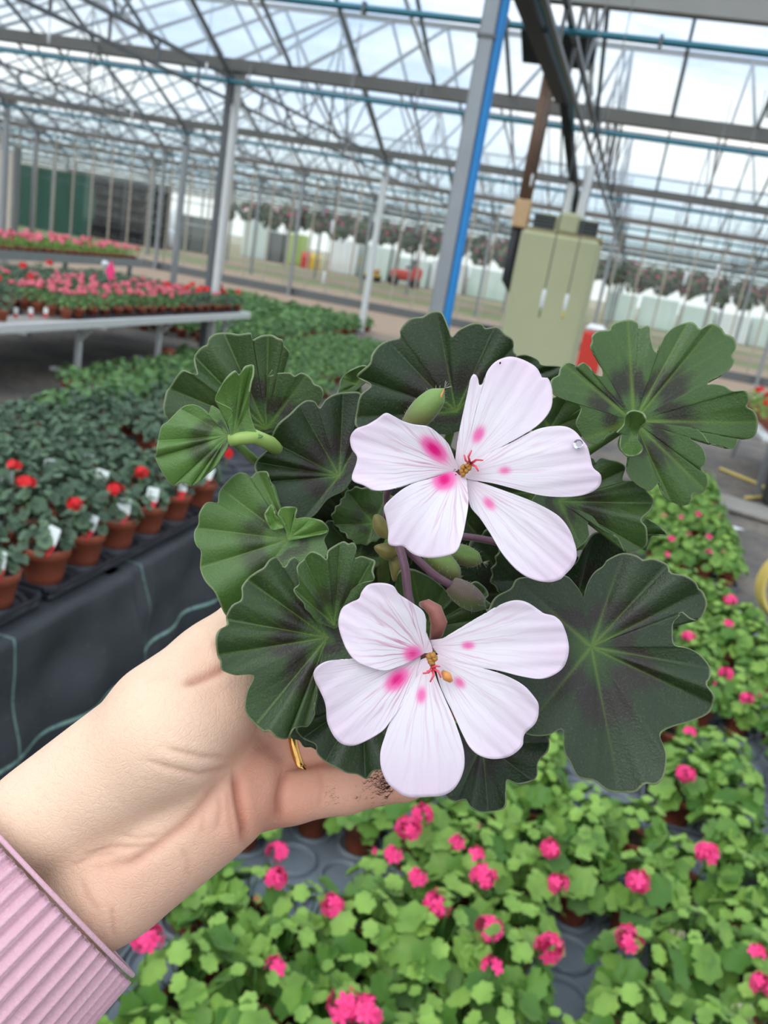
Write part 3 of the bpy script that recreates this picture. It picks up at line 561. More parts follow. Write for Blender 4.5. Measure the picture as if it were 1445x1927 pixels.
# ---------------------------------------------------------------- stalks, buds and bracts
def stalk(name, pts, r, mat):
    pp = catmull([tuple(P(*p) - HERO) for p in pts], False, 6); mb = MB(); mb.tube(pp, r, 12); return link(name, mb.mesh(name, mat), plant)
stalk('flower_stalk', [(735, 985, .262), (751, 1027, .252), (763, 1074, .248), (769, 1125, .2465), (790, 1195, .244)], .0013, M['stem_purple'])
stalk('flower_stalk', [(725, 1000, .27), (728, 960, .262), (732, 920, .25), (780, 890, .246), (868, 900, .246)], .0011, M['stem_purple'])
stalk('flower_stalk', [(745, 1015, .262), (772, 1040, .258), (815, 1080, .256), (852, 1103, .2555)], .0012, M['stem_purple'])
stalk('flower_stalk', [(780, 1000, .268), (862, 1008, .266), (925, 1018, .264), (985, 1035, .266)], .0011, M['stem_purple'])
stalk('flower_stalk', [(740, 1010, .265), (720, 1080, .285), (745, 1140, .325)], .0022, M['stem_green'])
def bud(a, b, t, rpx, mat, label=None, tb=None):
    a3, b3 = P(*a, t), P(*b, tb or t); d = b3 - a3; r = rpx * t / FPX; mb = MB(); pts = []; rr = []
    for i in range(17):
        s = i / 16; pts.append(a3 + d * s - HERO); rr.append(r * (.28 + .72 * math.sin(PI * min(1, s * .82 + .14)) ** .8) * (1 if s < .8 else max(.08, 1 - ((s - .8) / .2) ** 1.6 * .92)))
    mb.tube(pts, rr, 20); vs = mb.v
    o = link('bud', mb.mesh('bud', mat), plant)
    if label: o['label'] = label
    h = MB(); rs = random.Random(int(rpx)); dn = d.normalized(); e1 = dn.orthogonal().normalized(); e2 = dn.cross(e1)
    for i in range(90):
        s = rs.random(); k = min(16, int(s * 16)); th = rs.random() * 6.28; nrm = e1 * math.cos(th) + e2 * math.sin(th)
        p = pts[k] + nrm * rr[k] * .95; L = rs.uniform(.0006, .0014); h.tube([p, p + nrm * L * .7 + dn * L * .5], [.00004, .00002], 3)
    for i in range(14):
        th = rs.random() * 6.28; nrm = e1 * math.cos(th) + e2 * math.sin(th); h.tube([pts[-1], pts[-1] + dn * .0018 + nrm * .0012], [.00006, .00002], 3)
    hh = link('hair', h.mesh('hair', M['hair']), o); hh['kind'] = 'stuff'
    return o
def budmat(name, lo, hi):
    t = NT(name); s = t.n('ShaderNodeSeparateXYZ'); t.t.links.new(t.coord('Generated'), s.inputs[0]); n = t.noise(300, t.coord(), 2)
    c = t.mix(t.step(s.outputs[2], .15, .75), lo, hi); c = t.mix(t.math('MULTIPLY', n.outputs[0], .4), c, srgb(90, 120, 50)); return t.done(t.bsdf(c, .5, 0, n.outputs[0], .3, .0005, sheen=.4))
bm_g = budmat('green bud', srgb(120, 110, 70), srgb(122, 152, 76)); bm_p = budmat('purple green bud', srgb(110, 130, 70), srgb(112, 80, 82))
ob = bud((768, 803), (836, 731), .243, 25, bm_g, 'green pointed bud above the upper flower', .238)
mb = MB(); mb.tube([P(*p) - HERO for p in ((799, 800, .2425), (815, 773, .2385), (830, 745, .2372), (836, 732, .2379))], [.0002, .0005, .0004, .0001], 6); link('bud_seam', mb.mesh('bud_seam', M['pollen']), ob)
bud((848, 1100), (914, 1146), .2555, 24, bm_p, 'purple tinged bud on its arching stalk')
bud((800, 1030), (868, 1092), .264, 22, bm_g); bud((845, 1035), (908, 1058), .272, 20, bm_g)
def bract(pts, t, mat):
    c = np.mean(pts, axis=0); ol = resample(catmull(pts, True, 6), 40); vs, fs, at = fan(ol, tuple(c), 40, 8, lambda p, r, k: t - .0012 * (1 - r * r), lambda p, r, k: (r, 0, 0, 0)); return sheet('bract', vs, fs, at, mat, 'ld', plant, .0004, HERO)
bract(KZ([(120, 470), (150, 455), (200, 480), (245, 540), (270, 620), (260, 690), (190, 670), (135, 620), (115, 540)]), .253, M['bract'])
bract(KZ([(125, 770), (230, 735), (320, 750), (360, 830), (300, 880), (240, 890), (180, 850)]), .256, M['bract'])
bract(KZ([(270, 880), (330, 860), (370, 900), (380, 1000), (340, 1090), (310, 1100), (285, 1000)]), .258, M['bract'])
leaf(K2([(738, 1185), (712, 1225), (700, 1250), (720, 1300), (745, 1340), (785, 1335), (818, 1325), (822, 1295), (790, 1275), (765, 1250), (752, 1200)]), K2([(770, 1300)])[0], K2([(738, 1190), (815, 1322)]), .2525, (2, 0), 1.0, 1.2, 1.0, zone=0, seed=60, N=70, RN=12, stalk=False, vein=1.8, label='yellow green curled lobe of the mid green leaf')
leaf(K2([(838, 1395), (822, 1305), (800, 1262), (780, 1245), (800, 1206), (850, 1200), (893, 1206), (886, 1240), (890, 1270), (930, 1264), (985, 1268), (1050, 1290), (1086, 1346), (1000, 1375), (880, 1398)]), K2([(852, 1385)])[0], K2([(800, 1215), (885, 1210), (985, 1270), (1080, 1340)]), .2522, (1, 0), 1.6, .6, .95, zone=0, seed=61, N=110, RN=18, stalk=False, vein=1.6, label='yellow green notched lobe beside the curled one')
mb = MB(); mb.tube([P(*K6([q])[0], t) - HERO for q, t in (((618, 205), .236), ((650, 208), .2345), ((690, 235), .2335), ((712, 300), .2335), ((700, 350), .235), ((684, 385), .237))], [.0007, .0016, .0021, .0023, .0019, .0012], 14); o = link('sepal', mb.mesh('sepal', M['sepal']), plant); o['label'] = 'brown curled sepal behind the lower flower'
# ---------------------------------------------------------------- its pot, mostly hidden by the leaves and the hand
top = P(745, 1175, .328); bot = HERO; A = (top - bot).normalized(); q = A.to_track_quat('Z', 'Y').to_euler(); H = (top - bot).length
mb = MB(); mb.lathe([(0, 0), (.030, 0), (.0375, H * .8), (.0405, H * .8), (.0415, H), (.039, H), (.037, H * .9), (0, H * .9)], 40); link('pot', mb.mesh('pot', M['terracotta']), plant, (0, 0, 0), q)
mb = MB(); mb.lathe([(.0375, H * .9), (.034, H * .93), (.02, H * .95), (0, H * .96)], 30); link('soil', mb.mesh('soil', M['soil']), plant, (0, 0, 0), q)
# a bead of water lying on the right petal
mb = MB(); mb.lathe([(0, .0009), (.0006, .0008), (.0011, .0004), (.0013, 0), (0, -.0001)][::-1], 20)
t = NT('water'); g = t.n('ShaderNodeBsdfGlass', IOR=1.33, Roughness=0.0); M['water'] = t.done(g)
tag(link('water_drop', mb.mesh('water_drop', M['water']), None, P(1088, 836, .2250), (-F).to_track_quat('Z', 'Y').to_euler()), 'clear bead of water lying on the right petal of the upper flower', 'water drop')
# ---------------------------------------------------------------- the hand: a smooth signed-distance body meshed by surface nets
def cc(px, py, t): return np.array([(px - PX0) / FPX * t, -(py - PY0) / FPX * t, t])
HC = [  # (px, py, distance, radius in picture units) -> the same for the other end, blend in mm
    ((-330, 1867, .262, 105), (80, 1542, .266, 100), 5), ((80, 1542, .266, 100), (392, 1294, .272, 98), 5),
    ((-224, 2002, .262, 105), (186, 1675, .266, 100), 5), ((186, 1675, .266, 100), (440, 1470, .273, 95), 5),
    ((150, 1510, .262, 108), (320, 1378, .257, 112), 8), ((320, 1378, .257, 112), (405, 1330, .262, 84), 8),
    ((300, 1335, .264, 86), (405, 1245, .270, 72), 5), ((405, 1245, .270, 72), (490, 1160, .279, 60), 5), ((490, 1160, .279, 60), (585, 1085, .290, 50), 4), ((585, 1085, .29, 50), (640, 1050, .296, 42), 3),
    ((235, 1636, .266, 104), (392, 1522, .266, 94), 8),
    ((420, 1470, .276, 84), (505, 1488, .280, 66), 5),
    ((500, 1492, .281, 63), (548, 1494, .2775, 54), 3), ((548, 1494, .2775, 54), (650, 1482, .282, 47), 2.5), ((650, 1482, .282, 47), (760, 1464, .291, 41), 2.5), ((760, 1464, .291, 41), (835, 1440, .305, 34), 2.5),
    ((430, 1400, .284, 78), (560, 1394, .287, 51), 4), ((560, 1394, .287, 51), (680, 1375, .302, 46), 2.5), ((680, 1375, .302, 46), (800, 1340, .330, 42), 2.5), ((800, 1340, .33, 42), (850, 1300, .35, 34), 2.5),
    ((425, 1330, .292, 76), (560, 1315, .306, 52), 4), ((560, 1315, .306, 52), (690, 1280, .345, 46), 2.5), ((690, 1280, .345, 46), (820, 1230, .375, 40), 2.5),
    ((415, 1270, .295, 72), (540, 1235, .322, 52), 4), ((540, 1235, .322, 52), (640, 1190, .365, 46), 2.5), ((640, 1190, .365, 46), (760, 1150, .385, 40), 2.5),
]
def hand_mesh():
    lo = cc(-300, 2000, .27) * 0; h = .0010
    mn = np.array([-.172, -.182, .225]); mx = np.array([.04, -.005, .40]); dim = np.ceil((mx - mn) / h).astype(int)
    X, Y, Z = np.meshgrid(*(mn[i] + h * np.arange(dim[i]) for i in range(3)), indexing='ij', sparse=True)
    D = None
    for a, b, k in HC:
        A, B = cc(*a[:3]), cc(*b[:3]); ra, rb = a[3] * a[2] / FPX, b[3] * b[2] / FPX; ba = B - A; L2 = ba @ ba
        t = np.clip(((X - A[0]) * ba[0] + (Y - A[1]) * ba[1] + (Z - A[2]) * ba[2]) / L2, 0, 1).astype(np.float32)
        d = np.sqrt((X - A[0] - t * ba[0]) ** 2 + (Y - A[1] - t * ba[1]) ** 2 + (Z - A[2] - t * ba[2]) ** 2).astype(np.float32) - (ra + (rb - ra) * t)
        if D is None: D = d
        else:
            kk = k * .001; hh = np.maximum(kk - np.abs(D - d), 0) / kk; D = np.minimum(D, d) - hh * hh * kk * .25
    ins = D < 0; n = D.shape
    cell = np.zeros((n[0] - 1, n[1] - 1, n[2] - 1), np.int8)
    for i in (0, 1):
        for j in (0, 1):
            for k in (0, 1): cell += ins[i:n[0] - 1 + i, j:n[1] - 1 + j, k:n[2] - 1 + k]
    act = np.argwhere((cell > 0) & (cell < 8)); idx = -np.ones(cell.shape, np.int32); idx[tuple(act.T)] = np.arange(len(act))
    acc = np.zeros((len(act), 3)); cnt = np.zeros(len(act))
    cor = [(i, j, k) for i in (0, 1) for j in (0, 1) for k in (0, 1)]
    for a in range(8):
        for b in range(a + 1, 8):
            if sum(abs(cor[a][q] - cor[b][q]) for q in range(3)) != 1: continue
            da = D[tuple((act + cor[a]).T)]; db = D[tuple((act + cor[b]).T)]; m = (da < 0) != (db < 0)
            s = (da / (da - db + 1e-12))[:, None]; p = np.array(cor[a]) + s * (np.array(cor[b]) - np.array(cor[a])); acc[m] += p[m]; cnt[m] += 1
    vs = mn + h * (act + acc / cnt[:, None]); faces = []
    for ax in range(3):
        o1, o2 = [(1, 2), (2, 0), (0, 1)][ax]; sl = [slice(1, n[q] - 1) for q in range(3)]; sl[ax] = slice(0, n[ax] - 1)
        s2 = list(sl); s2[ax] = slice(1, n[ax]); A0, A1 = ins[tuple(sl)], ins[tuple(s2)]
        e = np.argwhere(A0 != A1); off = np.ones(3, int); off[ax] = 0; e = e + off
        flip = ins[tuple(e.T)]
        d1 = np.zeros(3, int); d1[o1] = 1; d2 = np.zeros(3, int); d2[o2] = 1
        q = np.stack([idx[tuple((e - d1 - d2).T)], idx[tuple((e - d2).T)], idx[tuple(e.T)], idx[tuple((e - d1).T)]], 1)
        q[~flip] = q[~flip][:, ::-1]; faces.append(q)
    f = np.vstack(faces); f = f[(f >= 0).all(1)]
    return vs, f
CREASE = [  # (picture polyline, depth mm, half width)
    ([(338, 1289), (370, 1280), (410, 1263), (442, 1250)], 1.3, 7), ([(303, 1405), (340, 1415), (380, 1424), (440, 1426)], .45, 4.5), ([(264, 1427), (320, 1445), (374, 1457), (440, 1441)], .5, 5),
    ([(442, 1443), (404, 1484), (372, 1525), (343, 1555), (286, 1597), (246, 1624), (189, 1634)], 1.0, 8), ([(440, 1440), (443, 1470), (446, 1500), (457, 1555), (459, 1602)], 1.7, 6.5),
    ([(541, 1440), (530, 1470), (524, 1500), (521, 1552)], 1.2, 6), ([(520, 1452), (541, 1447), (570, 1441), (600, 1437), (700, 1440)], 1.0, 6),
    ([(150, 1612), (211, 1594), (290, 1593)], .45, 4.5), ([(128, 1634), (175, 1612), (228, 1603)], .4, 4.5), ([(220, 1570), (260, 1577), (310, 1572)], .3, 4), ([(409, 1489), (414, 1524), (409, 1568)], .4, 4), ([(382, 1524), (378, 1572)], .3, 4),
    ([(210, 1700), (212, 1735), (216, 1768)], .35, 4), ([(340, 1590), (352, 1620), (354, 1660)], .2, 5), ([(150, 1650), (165, 1690), (190, 1720)], .25, 5), ([(425, 1480), (430, 1530), (440, 1590)], .25, 4),
    ([(600, 1445), (606, 1480), (600, 1530)], .3, 5), ([(470, 1400), (500, 1408), (535, 1440)], .5, 8), ([(405, 1200), (412, 1225), (425, 1250)], .6, 5)]
def polydist(p, pl):
    pl = np.array(pl, float); a, b = pl[:-1], pl[1:]; best = np.full(len(p), 1e9); fr_ = np.zeros(len(p)); ln = np.r_[0, np.cumsum(np.hypot(*(b - a).T))]
    for i in range(len(a)):
        d = b[i] - a[i]; t = np.clip(((p - a[i]) @ d) / (d @ d), 0, 1); q = np.hypot(*(p - a[i] - t[:, None] * d).T); m = q < best; best[m] = q[m]; fr_[m] = ((ln[i] + t * np.hypot(*d)) / ln[-1])[m]
    return best, np.clip(np.minimum(fr_, 1 - fr_) / .22, .12, 1)
hv, hf = hand_mesh()
me = bpy.data.meshes.new('person'); me.from_pydata([tuple(x) for x in hv], [], [tuple(int(i) for i in q) for q in hf]); me.update()
bm = bmesh.new(); bm.from_mesh(me)
bmesh.ops.recalc_face_normals(bm, faces=bm.faces)
for _ in range(3): bmesh.ops.smooth_vert(bm, verts=bm.verts, factor=.5, use_axis_x=True, use_axis_y=True, use_axis_z=True)
# keep fine facets only on the side that shows its creases
sub = [e for e in bm.edges if all((v.co.x / v.co.z * FPX + PX0) > -60 and v.normal.z < .35 and v.co.z < .31 for v in e.verts)]
bmesh.ops.subdivide_edges(bm, edges=sub, cuts=1, use_grid_fill=True, smooth=.3)
bm.normal_update()
co = np.array([v.co[:] for v in bm.verts]); no = np.array([v.normal[:] for v in bm.verts]); pp = np.c_[co[:, 0] / co[:, 2] * FPX + PX0, -co[:, 1] / co[:, 2] * FPX + PY0]
front = np.clip(-no[:, 2] * 1.6 + .35, 0, 1); disp = np.zeros(len(co)); crease_shade = np.zeros(len(co))
for pl, dep, wd in CREASE:
    d, tp = polydist(pp, pl); dep = dep * tp; disp -= dep * .00078 * (.6 * np.exp(-(d / wd) ** 2) + .4 * np.exp(-(d / (wd * 2.6)) ** 2)) - dep * .0003 * np.exp(-((d - wd * 2.8) / (wd * 2.2)) ** 2); crease_shade = np.maximum(crease_shade, np.exp(-(d / (wd * 1.3)) ** 2) * np.minimum(1, dep * .55 + .1 * tp))  # also paints each crease darker and redder, shading carried by the skin colour
co2 = co + no * (disp * front)[:, None]
g = lambda x, y, r: np.exp(-(((pp[:, 0] - x) ** 2 + (pp[:, 1] - y) ** 2) / r ** 2))
red1 = np.clip(.9 * g(520, 1430, 90) + .8 * g(500, 1520, 80) + .55 * g(650, 1490, 130) + .35 * g(270, 1720, 130) + .4 * g(400, 1580, 110) + .3 * g(420, 1300, 60) + .3 * g(380, 1240, 50) + .55 * g(750, 1480, 100) + .25 * g(200, 1640, 80), 0, 1)
W3 = np.array([RC[:], UC[:], F[:]])
world = co2 @ W3 + np.array(EYEV)
WRIST = P(40, 1690, .266)
for v, w in zip(bm.verts, world): v.co = Vector(w) - WRIST
bmesh.ops.recalc_face_normals(bm, faces=bm.faces); bm.to_mesh(me); bm.free()
at = me.color_attributes.new('flush_crease_shade', 'FLOAT_COLOR', 'POINT'); at.data.foreach_set('color', np.c_[red1, crease_shade, np.zeros(len(co)), np.ones(len(co))].astype(np.float32).ravel())
me.polygons.foreach_set('use_smooth', [True] * len(me.polygons)); me.materials.append(M['skin'])
person = tag(link('person', me, None, WRIST), 'person reaching in from the lower left, pink ribbed sleeve, holding up the flowering pot', 'person')
bvh = BVHTree.FromPolygons([Vector(w) for w in world], [tuple(p.vertices) for p in me.polygons])
def on_hand(px, py):
    r = ray(px, py).normalized(); hit = bvh.ray_cast(EYEV, r, 1.0); return hit[0], hit[1]
# gold ring on the ring finger, following its skin
rp = []
for y in range(1352, 1452, 6):
    x = 550 + 17 * ((y - 1372) / 74) ** 2 if y > 1372 else 550 + .05 * (1372 - y)
    h, nn = on_hand(x, y)
    if h is not None and (h - EYEV).dot(F) < .30: rp.append(h + nn * .0006)
ca = P(556, 1396, .2885)
if len(rp) > 3:
    a0, a1 = rp[0] - ca, rp[-1] - ca; rad_ = (a0.length + a1.length) / 2; bk = F * rad_
    back = [ca + (a1 * math.cos(q) + bk * math.sin(q)) for q in (.35, .8, 1.25)] + [ca + (a0 * math.cos(q) + bk * math.sin(q)) for q in (1.4, 1.0, .6, .25)]
    mb = MB(); mb.tube([p - WRIST for p in rp + back], .0016, 14, closed=True); o = link('ring', mb.mesh('ring', M['gold']), person); o['label'] = 'plain gold band on the ring finger'
# crumbs of soil stuck to the little finger and palm
mb = MB(); rs = random.Random(3)
spots = [(715 + rs.gauss(0, 16), 1478 + rs.gauss(0, 11), rs.uniform(3, 7)) for _ in range(60)] + [(725 + rs.gauss(0, 11), 1470 + rs.gauss(0, 10), rs.uniform(4, 8)) for _ in range(30)] + [(rs.uniform(612, 745), 1502 + rs.gauss(0, 9) - .06 * 0, rs.uniform(1, 3.6)) for _ in range(55)] + [(620 + rs.gauss(0, 6), 1492 + rs.gauss(0, 6), rs.uniform(2, 4.5)) for _ in range(14)] + \
        [(259, 1493, 2), (262, 1500, 1.6), (290, 1519, 1.6), (243, 1535, 1.2), (420, 1594, 1.8), (353, 1657, 1.2), (560, 1492, 1.6)]
for x, y, r in spots:
    h, nn = on_hand(x, y)
    if h is None or (h - EYEV).length > .33: continue
    r3 = r * 1.45 * .28 / FPX; e1 = nn.orthogonal().normalized(); e2 = nn.cross(e1); k = 7; an = rs.random() * 6.28; el = rs.uniform(.35, 1)
    ring = [h - WRIST + (e1 * math.cos(an) + e2 * math.sin(an)) * r3 * math.cos(2 * PI * q / k) * rs.uniform(.7, 1.3) + (e2 * math.cos(an) - e1 * math.sin(an)) * r3 * el * math.sin(2 * PI * q / k) * rs.uniform(.7, 1.3) for q in range(k)]
    mb.add(ring + [h - WRIST + nn * r3 * .5] + [p + nn * .00002 for p in ring], [(q, (q + 1) % k, k) for q in range(k)], 0, True)
o = link('soil_smudge', mb.mesh('soil_smudge', M['soil_dry']), person); o['kind'] = 'stuff'; o['label'] = 'dark soil crumbs on the little finger'
# ribbed sleeve: a stretched cuff narrowing to the wrist, its hem turned back inside
axd = P(80 + 100, 1660 - 96, .268) - P(80, 1660, .264); axd.normalize(); e1 = (P(85 + 70, 1660 + 72, .266) - P(85, 1660, .266)); e1 = (e1 - axd * e1.dot(axd)).normalized(); e2 = axd.cross(e1); e2 = e2 if e2.dot(F) < 0 else -e2
C0 = P(82, 1655, .267); mb = MB(); NR, NS = 56, 34; NA = NR * 12; vs = []; at = []
for j in range(NS + 1):
    s = j / NS; along = -.095 * s ** 1.1
    inner = j == 0
    for k in range(NA):
        th = 2 * PI * k / NA; rib = math.cos(NR * th + .5 * math.sin(2 * th)); am = .0010 * (1 - .35 * min(1, s * 2))
        rib = (abs(rib) ** .5 * (1 if rib > 0 else -1)) + .3 * math.cos(3 * NR * th)
        a_, b_ = .0385 + .011 * s, .0315 + .010 * s
        fl = .0018 * math.exp(-((th - .25) / .35) ** 2) * math.exp(-s * 5)
        k2 = 1.0 + (am * rib + fl) / a_ - (.03 if inner else 0) - .0012 / a_ * math.exp(-s * 60)
        p = C0 + axd * along + e1 * a_ * math.cos(th) * k2 + e2 * b_ * math.sin(th) * k2 + axd * (.0105 * math.sin(th)) + axd * .0003 * rib * math.exp(-s * 30)
        if inner: p = p - axd * .004
        vs.append(p - WRIST); at.append((th * .0, s * .09, 0, 1))
fs = [(j * NA + k, j * NA + (k + 1) % NA, (j + 1) * NA + (k + 1) % NA, (j + 1) * NA + k) for j in range(NS) for k in range(NA)]
mb.add(vs, fs, 0, True, at); o = link('sleeve', mb.mesh('sleeve', M['knit'], 'along'), person); o['label'] = 'pink ribbed knit sleeve cuff'
hm = MB(); hm.tube([C0 + e1 * .0400 * math.cos(t_) + e2 * .0325 * math.sin(t_) + axd * (.0105 * math.sin(t_) - .0002) - WRIST for t_ in [2 * PI * k / 160 for k in range(160)]], .0007, 10, closed=True); link('hem', hm.mesh('hem', M['knit']), o)
# ---------------------------------------------------------------- the glasshouse
GR = (0, 0, ROTZ); GH = 3.18
def gobj(name, mb, mat, parent=None, att=None): return link(name, mb.mesh(name, mat, att), parent, None if parent else (0, 0, 0), None if parent else GR)
def gp(v3): return (v3[0], v3[1], v3[2])
mb = MB(); mb.box(10, 50, -.1, 200, 140, .2); struct(gobj('floor', mb, M['floor']))
ULO, UHI = -34.0, 20.0
bays = [(-3.2, 3.2), (3.2, 9.6)] + [(9.6 + 6.4 * k, 16.0 + 6.4 * k) for k in range(9)]
def rz(v, a, b): m = (a + b) / 2; return GH + .06 + 1.34 * (1 - abs(v - m) / (m - a))
for i, (a, b) in enumerate(bays):
    m = (a + b) / 2; lo, hi = (ULO, UHI) if i > 2 else (-18, 12)
    far = i > 5
    if far: lo, hi = -50, 30
    zr = GH + 1.4; g = MB(); nb = 1
    for (va, za, vb, zb) in ((a + .125, GH + .075, m, zr), (m, zr, b - .125, GH + .075)):
        g.add([(lo, va, za), (hi, va, za), (hi, vb, zb), (lo, vb, zb)], [(0, 1, 2, 3)])
    cobj = struct(gobj('ceiling', g, M['glass']))
    bars = MB(); st = .8 if not far else 1.6; nn = int((hi - lo) / st)
    for k in range(nn + 1):
        u = lo + k * st + .35
        for (va, za, vb, zb) in ((a + .125, GH + .075, m, zr - .02), (m, zr - .02, b - .125, GH + .075)): bars.bar((u, va, za), (u, vb, zb), .028, .04)
    bars.bar((lo, m, zr), (hi, m, zr), .07, .06)
    link('glazing_bars', bars.mesh('glazing_bars', M['dark_bar']), cobj)
    if 0 < i < 6:      # white vent rods standing under the far slope of each bay
        rods = MB()
        for k in range(int((hi - lo) / 1.6)):
            u = lo + k * 1.6 + 1.0
            if u < -6 - i: continue
            rods.bar((u, m + 1.0, zr - .55), (u + .18, b - .45, GH + .10), .03, .03)
        link('vent_rod_lattice', rods.mesh('vent_rod_lattice', M['white_plastic']), cobj)
# gutters with a teal pipe slung under each
gv = [3.2] + [9.6 + 6.4 * k for k in range(10)]
gname = ['over the post with the blue hose', 'above the white post', 'above the second row of posts', 'over the glazed partition'] + ['in the %s bay beyond the partition' % ORD[k] for k in range(8)]
for i, v in enumerate(gv):
    lo, hi = (-24, 14) if i < 3 else (-50, 30)
    g = MB(); g.add([(x, v + y, GH + z) for x in (lo, hi) for y, z in ((-.10, .07), (-.12, .07), (-.07, -.045), (.07, -.045), (.12, .07), (.10, .07), (.055, -.02), (-.055, -.02))],
                   [(k, (k + 1) % 8, 8 + (k + 1) % 8, 8 + k) for k in range(8)])
    o = tag(gobj('gutter', g, M['grey_beam']), 'long grey metal roof gutter ' + gname[i], 'gutter', 'roof gutters')
    if i < 5:
        p = MB(); p.tube([(lo, v - .16, GH - .17), (hi, v - .16, GH - .17)], .024 if i < 3 else .02, 10)
        o2 = tag(gobj('teal_pipe', p, M['teal_pipe']), 'thin teal pipe slung under the gutter ' + gname[i], 'pipe', 'teal pipes under the gutters')
        cl = MB(); cl.bar((0, v - .16, GH - .15), (0, v - .09, GH + .06), .015); cl.box(0, v - .16, GH - .17, .03, .062, .062); clm = cl.mesh('pipe_clip', M['dark_bar'])
        if i < 3:
            for k in range(int((hi - lo) / 1.9)): link('pipe_clip', clm, o2, (lo + .5 + k * 1.9, 0, 0))
g = MB(); g.box(0, 6.05, 3.25, 24, .10, .13); tag(gobj('tie_beam', g, M['grey_beam']), 'grey tie beam crossing the top right corner', 'beam')
p = MB(); p.tube([(-12, 6.0, 3.02), (12, 6.0, 3.02)], .022, 10); o2 = tag(gobj('teal_pipe', p, M['teal_pipe']), 'teal pipe crossing in front of the post with the blue hose', 'pipe', 'teal pipes under the gutters')
cl = MB(); cl.box(0, 6.0, 3.02, .02, .06, .07); clm = cl.mesh('pipe_clip', M['dark_bar']); [link('pipe_clip', clm, o2, (-5.9 + .95 * k, 0, 0)) for k in range(12)]
# posts
ROWS = [-.75 - 4.0 * k for k in range(8)] + [3.25, 7.25, 11.25]
def post(u, v, w, mat, label, grp='roof posts', base=True, h=GH - .06):
    m = MB(); m.box(0, 0, h / 2, w, w * 1.05, h, 0, .008); o = tag(link('support_post', m.mesh('support_post', M[mat]), None, G(u, v), ROTZ), label, 'post', grp)
    k = MB(); k.box(0, 0, .012, w * 2, w * 2, .024); link('base_plate', k.mesh('base_plate', M['galv']), o)
    k = MB(); k.box(0, 0, h - .03, w * 1.6, w * 2.2, .06); link('cap_bracket', k.mesh('cap_bracket', M['grey_beam']), o)
    return o
o = post(-.70, 3.35, .062, 'galv', 'grey square post with the bright blue hose, behind the pot')
cl = MB(); cl.box(0, 0, 2.32, .072, .075, .012); link('band', cl.mesh('band', M['dark_bar']), o)
hs = MB(); hs.tube([(.044, -.022, .0 + z) for z in (.02, .5, 1.0, 1.6, 2.2, 2.6)] + [(.046, -.026, 2.75), (.05, -.05, 3.1)], .016, 10); tag(link('blue_hose', hs.mesh('blue_hose', M['blue_pipe']), None, G(-.70, 3.35), ROTZ), 'bright blue hose running up the grey post', 'hose')
o = post(-4.72, 9.66, .075, 'white_metal', 'white painted post rising beyond the flowering bench')
dp = MB(); dp.box(0, 0, 1.55, .06, .06, 3.1); tag(link('downpipe', dp.mesh('downpipe', M['truss']), None, G(-4.85, 9.72), ROTZ), 'dark square downpipe beside the white post', 'pipe')
post(-8.75, 9.6, .085, 'galv', 'galvanised post beyond the back bench, in line with the white post'); post(3.25, 9.6, .085, 'galv', 'galvanised post at the right beyond the olive heater')
for k, u in enumerate(ROWS):
    if k in (0,): continue
    if -22 < u < 9: post(u, 16.0, .10, 'white_metal' if k == 1 else 'galv', {1: 'pale post in the second row, standing past the green seedling beds', 2: 'grey post second from the white post in the second row', 3: 'grey post third along in the second row, by the back bench', 8: 'grey post of the second row right of the heater'}.get(k, 'grey galvanised post in the second row of roof posts, number %d along' % (k + 1)))
for j, v in enumerate([q - .17 for q in gv[3:-1]]):
    for k, u in enumerate(ROWS):
        if (j < 4 or k % 3 == 0) and -30 < u < 11 and abs(pix(G(u, v, 1.5))[0] - 720) < 800: post(u, v, .085, 'galv', 'grey post in the %s far row of roof posts past the seedling beds' % ORD[j], 'far roof posts row %d' % j)
# lattice trusses along the post rows
w_ = MB(); w_.bar((0, 0, GH - .34), (0, 0, GH - .12), .022); SPACER = w_.mesh('spacer', M['truss'])
def truss(u, a, b, label, mat='truss', grp='roof trusses'):
    t = thing('roof_truss', label, 'truss', G(u, a), ROTZ, grp); L = b - a; z0, z1 = GH - .34, GH - .12; n = 8
    for nm, z, wd in (('bottom_chord', z0, .032), ('top_chord', z1, .036)): m = MB(); m.bar((0, 0, z), (0, L, z), wd); link(nm, m.mesh(nm, M[mat]), t)
    for k in range(n + 1): link('spacer', SPACER, t, (0, L * k / n, 0))
    w_ = MB(); m = L / 2; w_.bar((0, m, z1), (0, m, GH + 1.36), .026); w_.bar((0, m - .9, z1), (0, m, GH + 1.1), .02); w_.bar((0, m + .9, z1), (0, m, GH + 1.1), .02)
    w_.bar((0, m - .9, z1), (0, m - 1.6, GH + .66), .02); w_.bar((0, m + .9, z1), (0, m + 1.6, GH + .66), .02)
    for s in (1, -1): w_.bar((0, m + s * L * .495, z1), (0, m + s * .02, GH + 1.36), .035)
    link('brace_lattice', w_.mesh('brace_lattice', M[mat]), t)
for j, (a, b) in enumerate(bays[1:6]):
    for k, u in enumerate(ROWS):
        pa, pb = pix(G(u, a, 3.2)), pix(G(u, b, 3.2))
        if (pb[0] < -150 or pb[0] > 1600) and (pa[0] < -150 or pa[0] > 1600): continue
        if u > 12 or u < -30: continue
        truss(u, a, b, 'steel lattice roof truss of the %s bay, %s' % (ORD[j], {0: 'in line with the blue hose post', 1: 'in line with the white post'}.get(k, 'in post row %s' % ORD[k])))
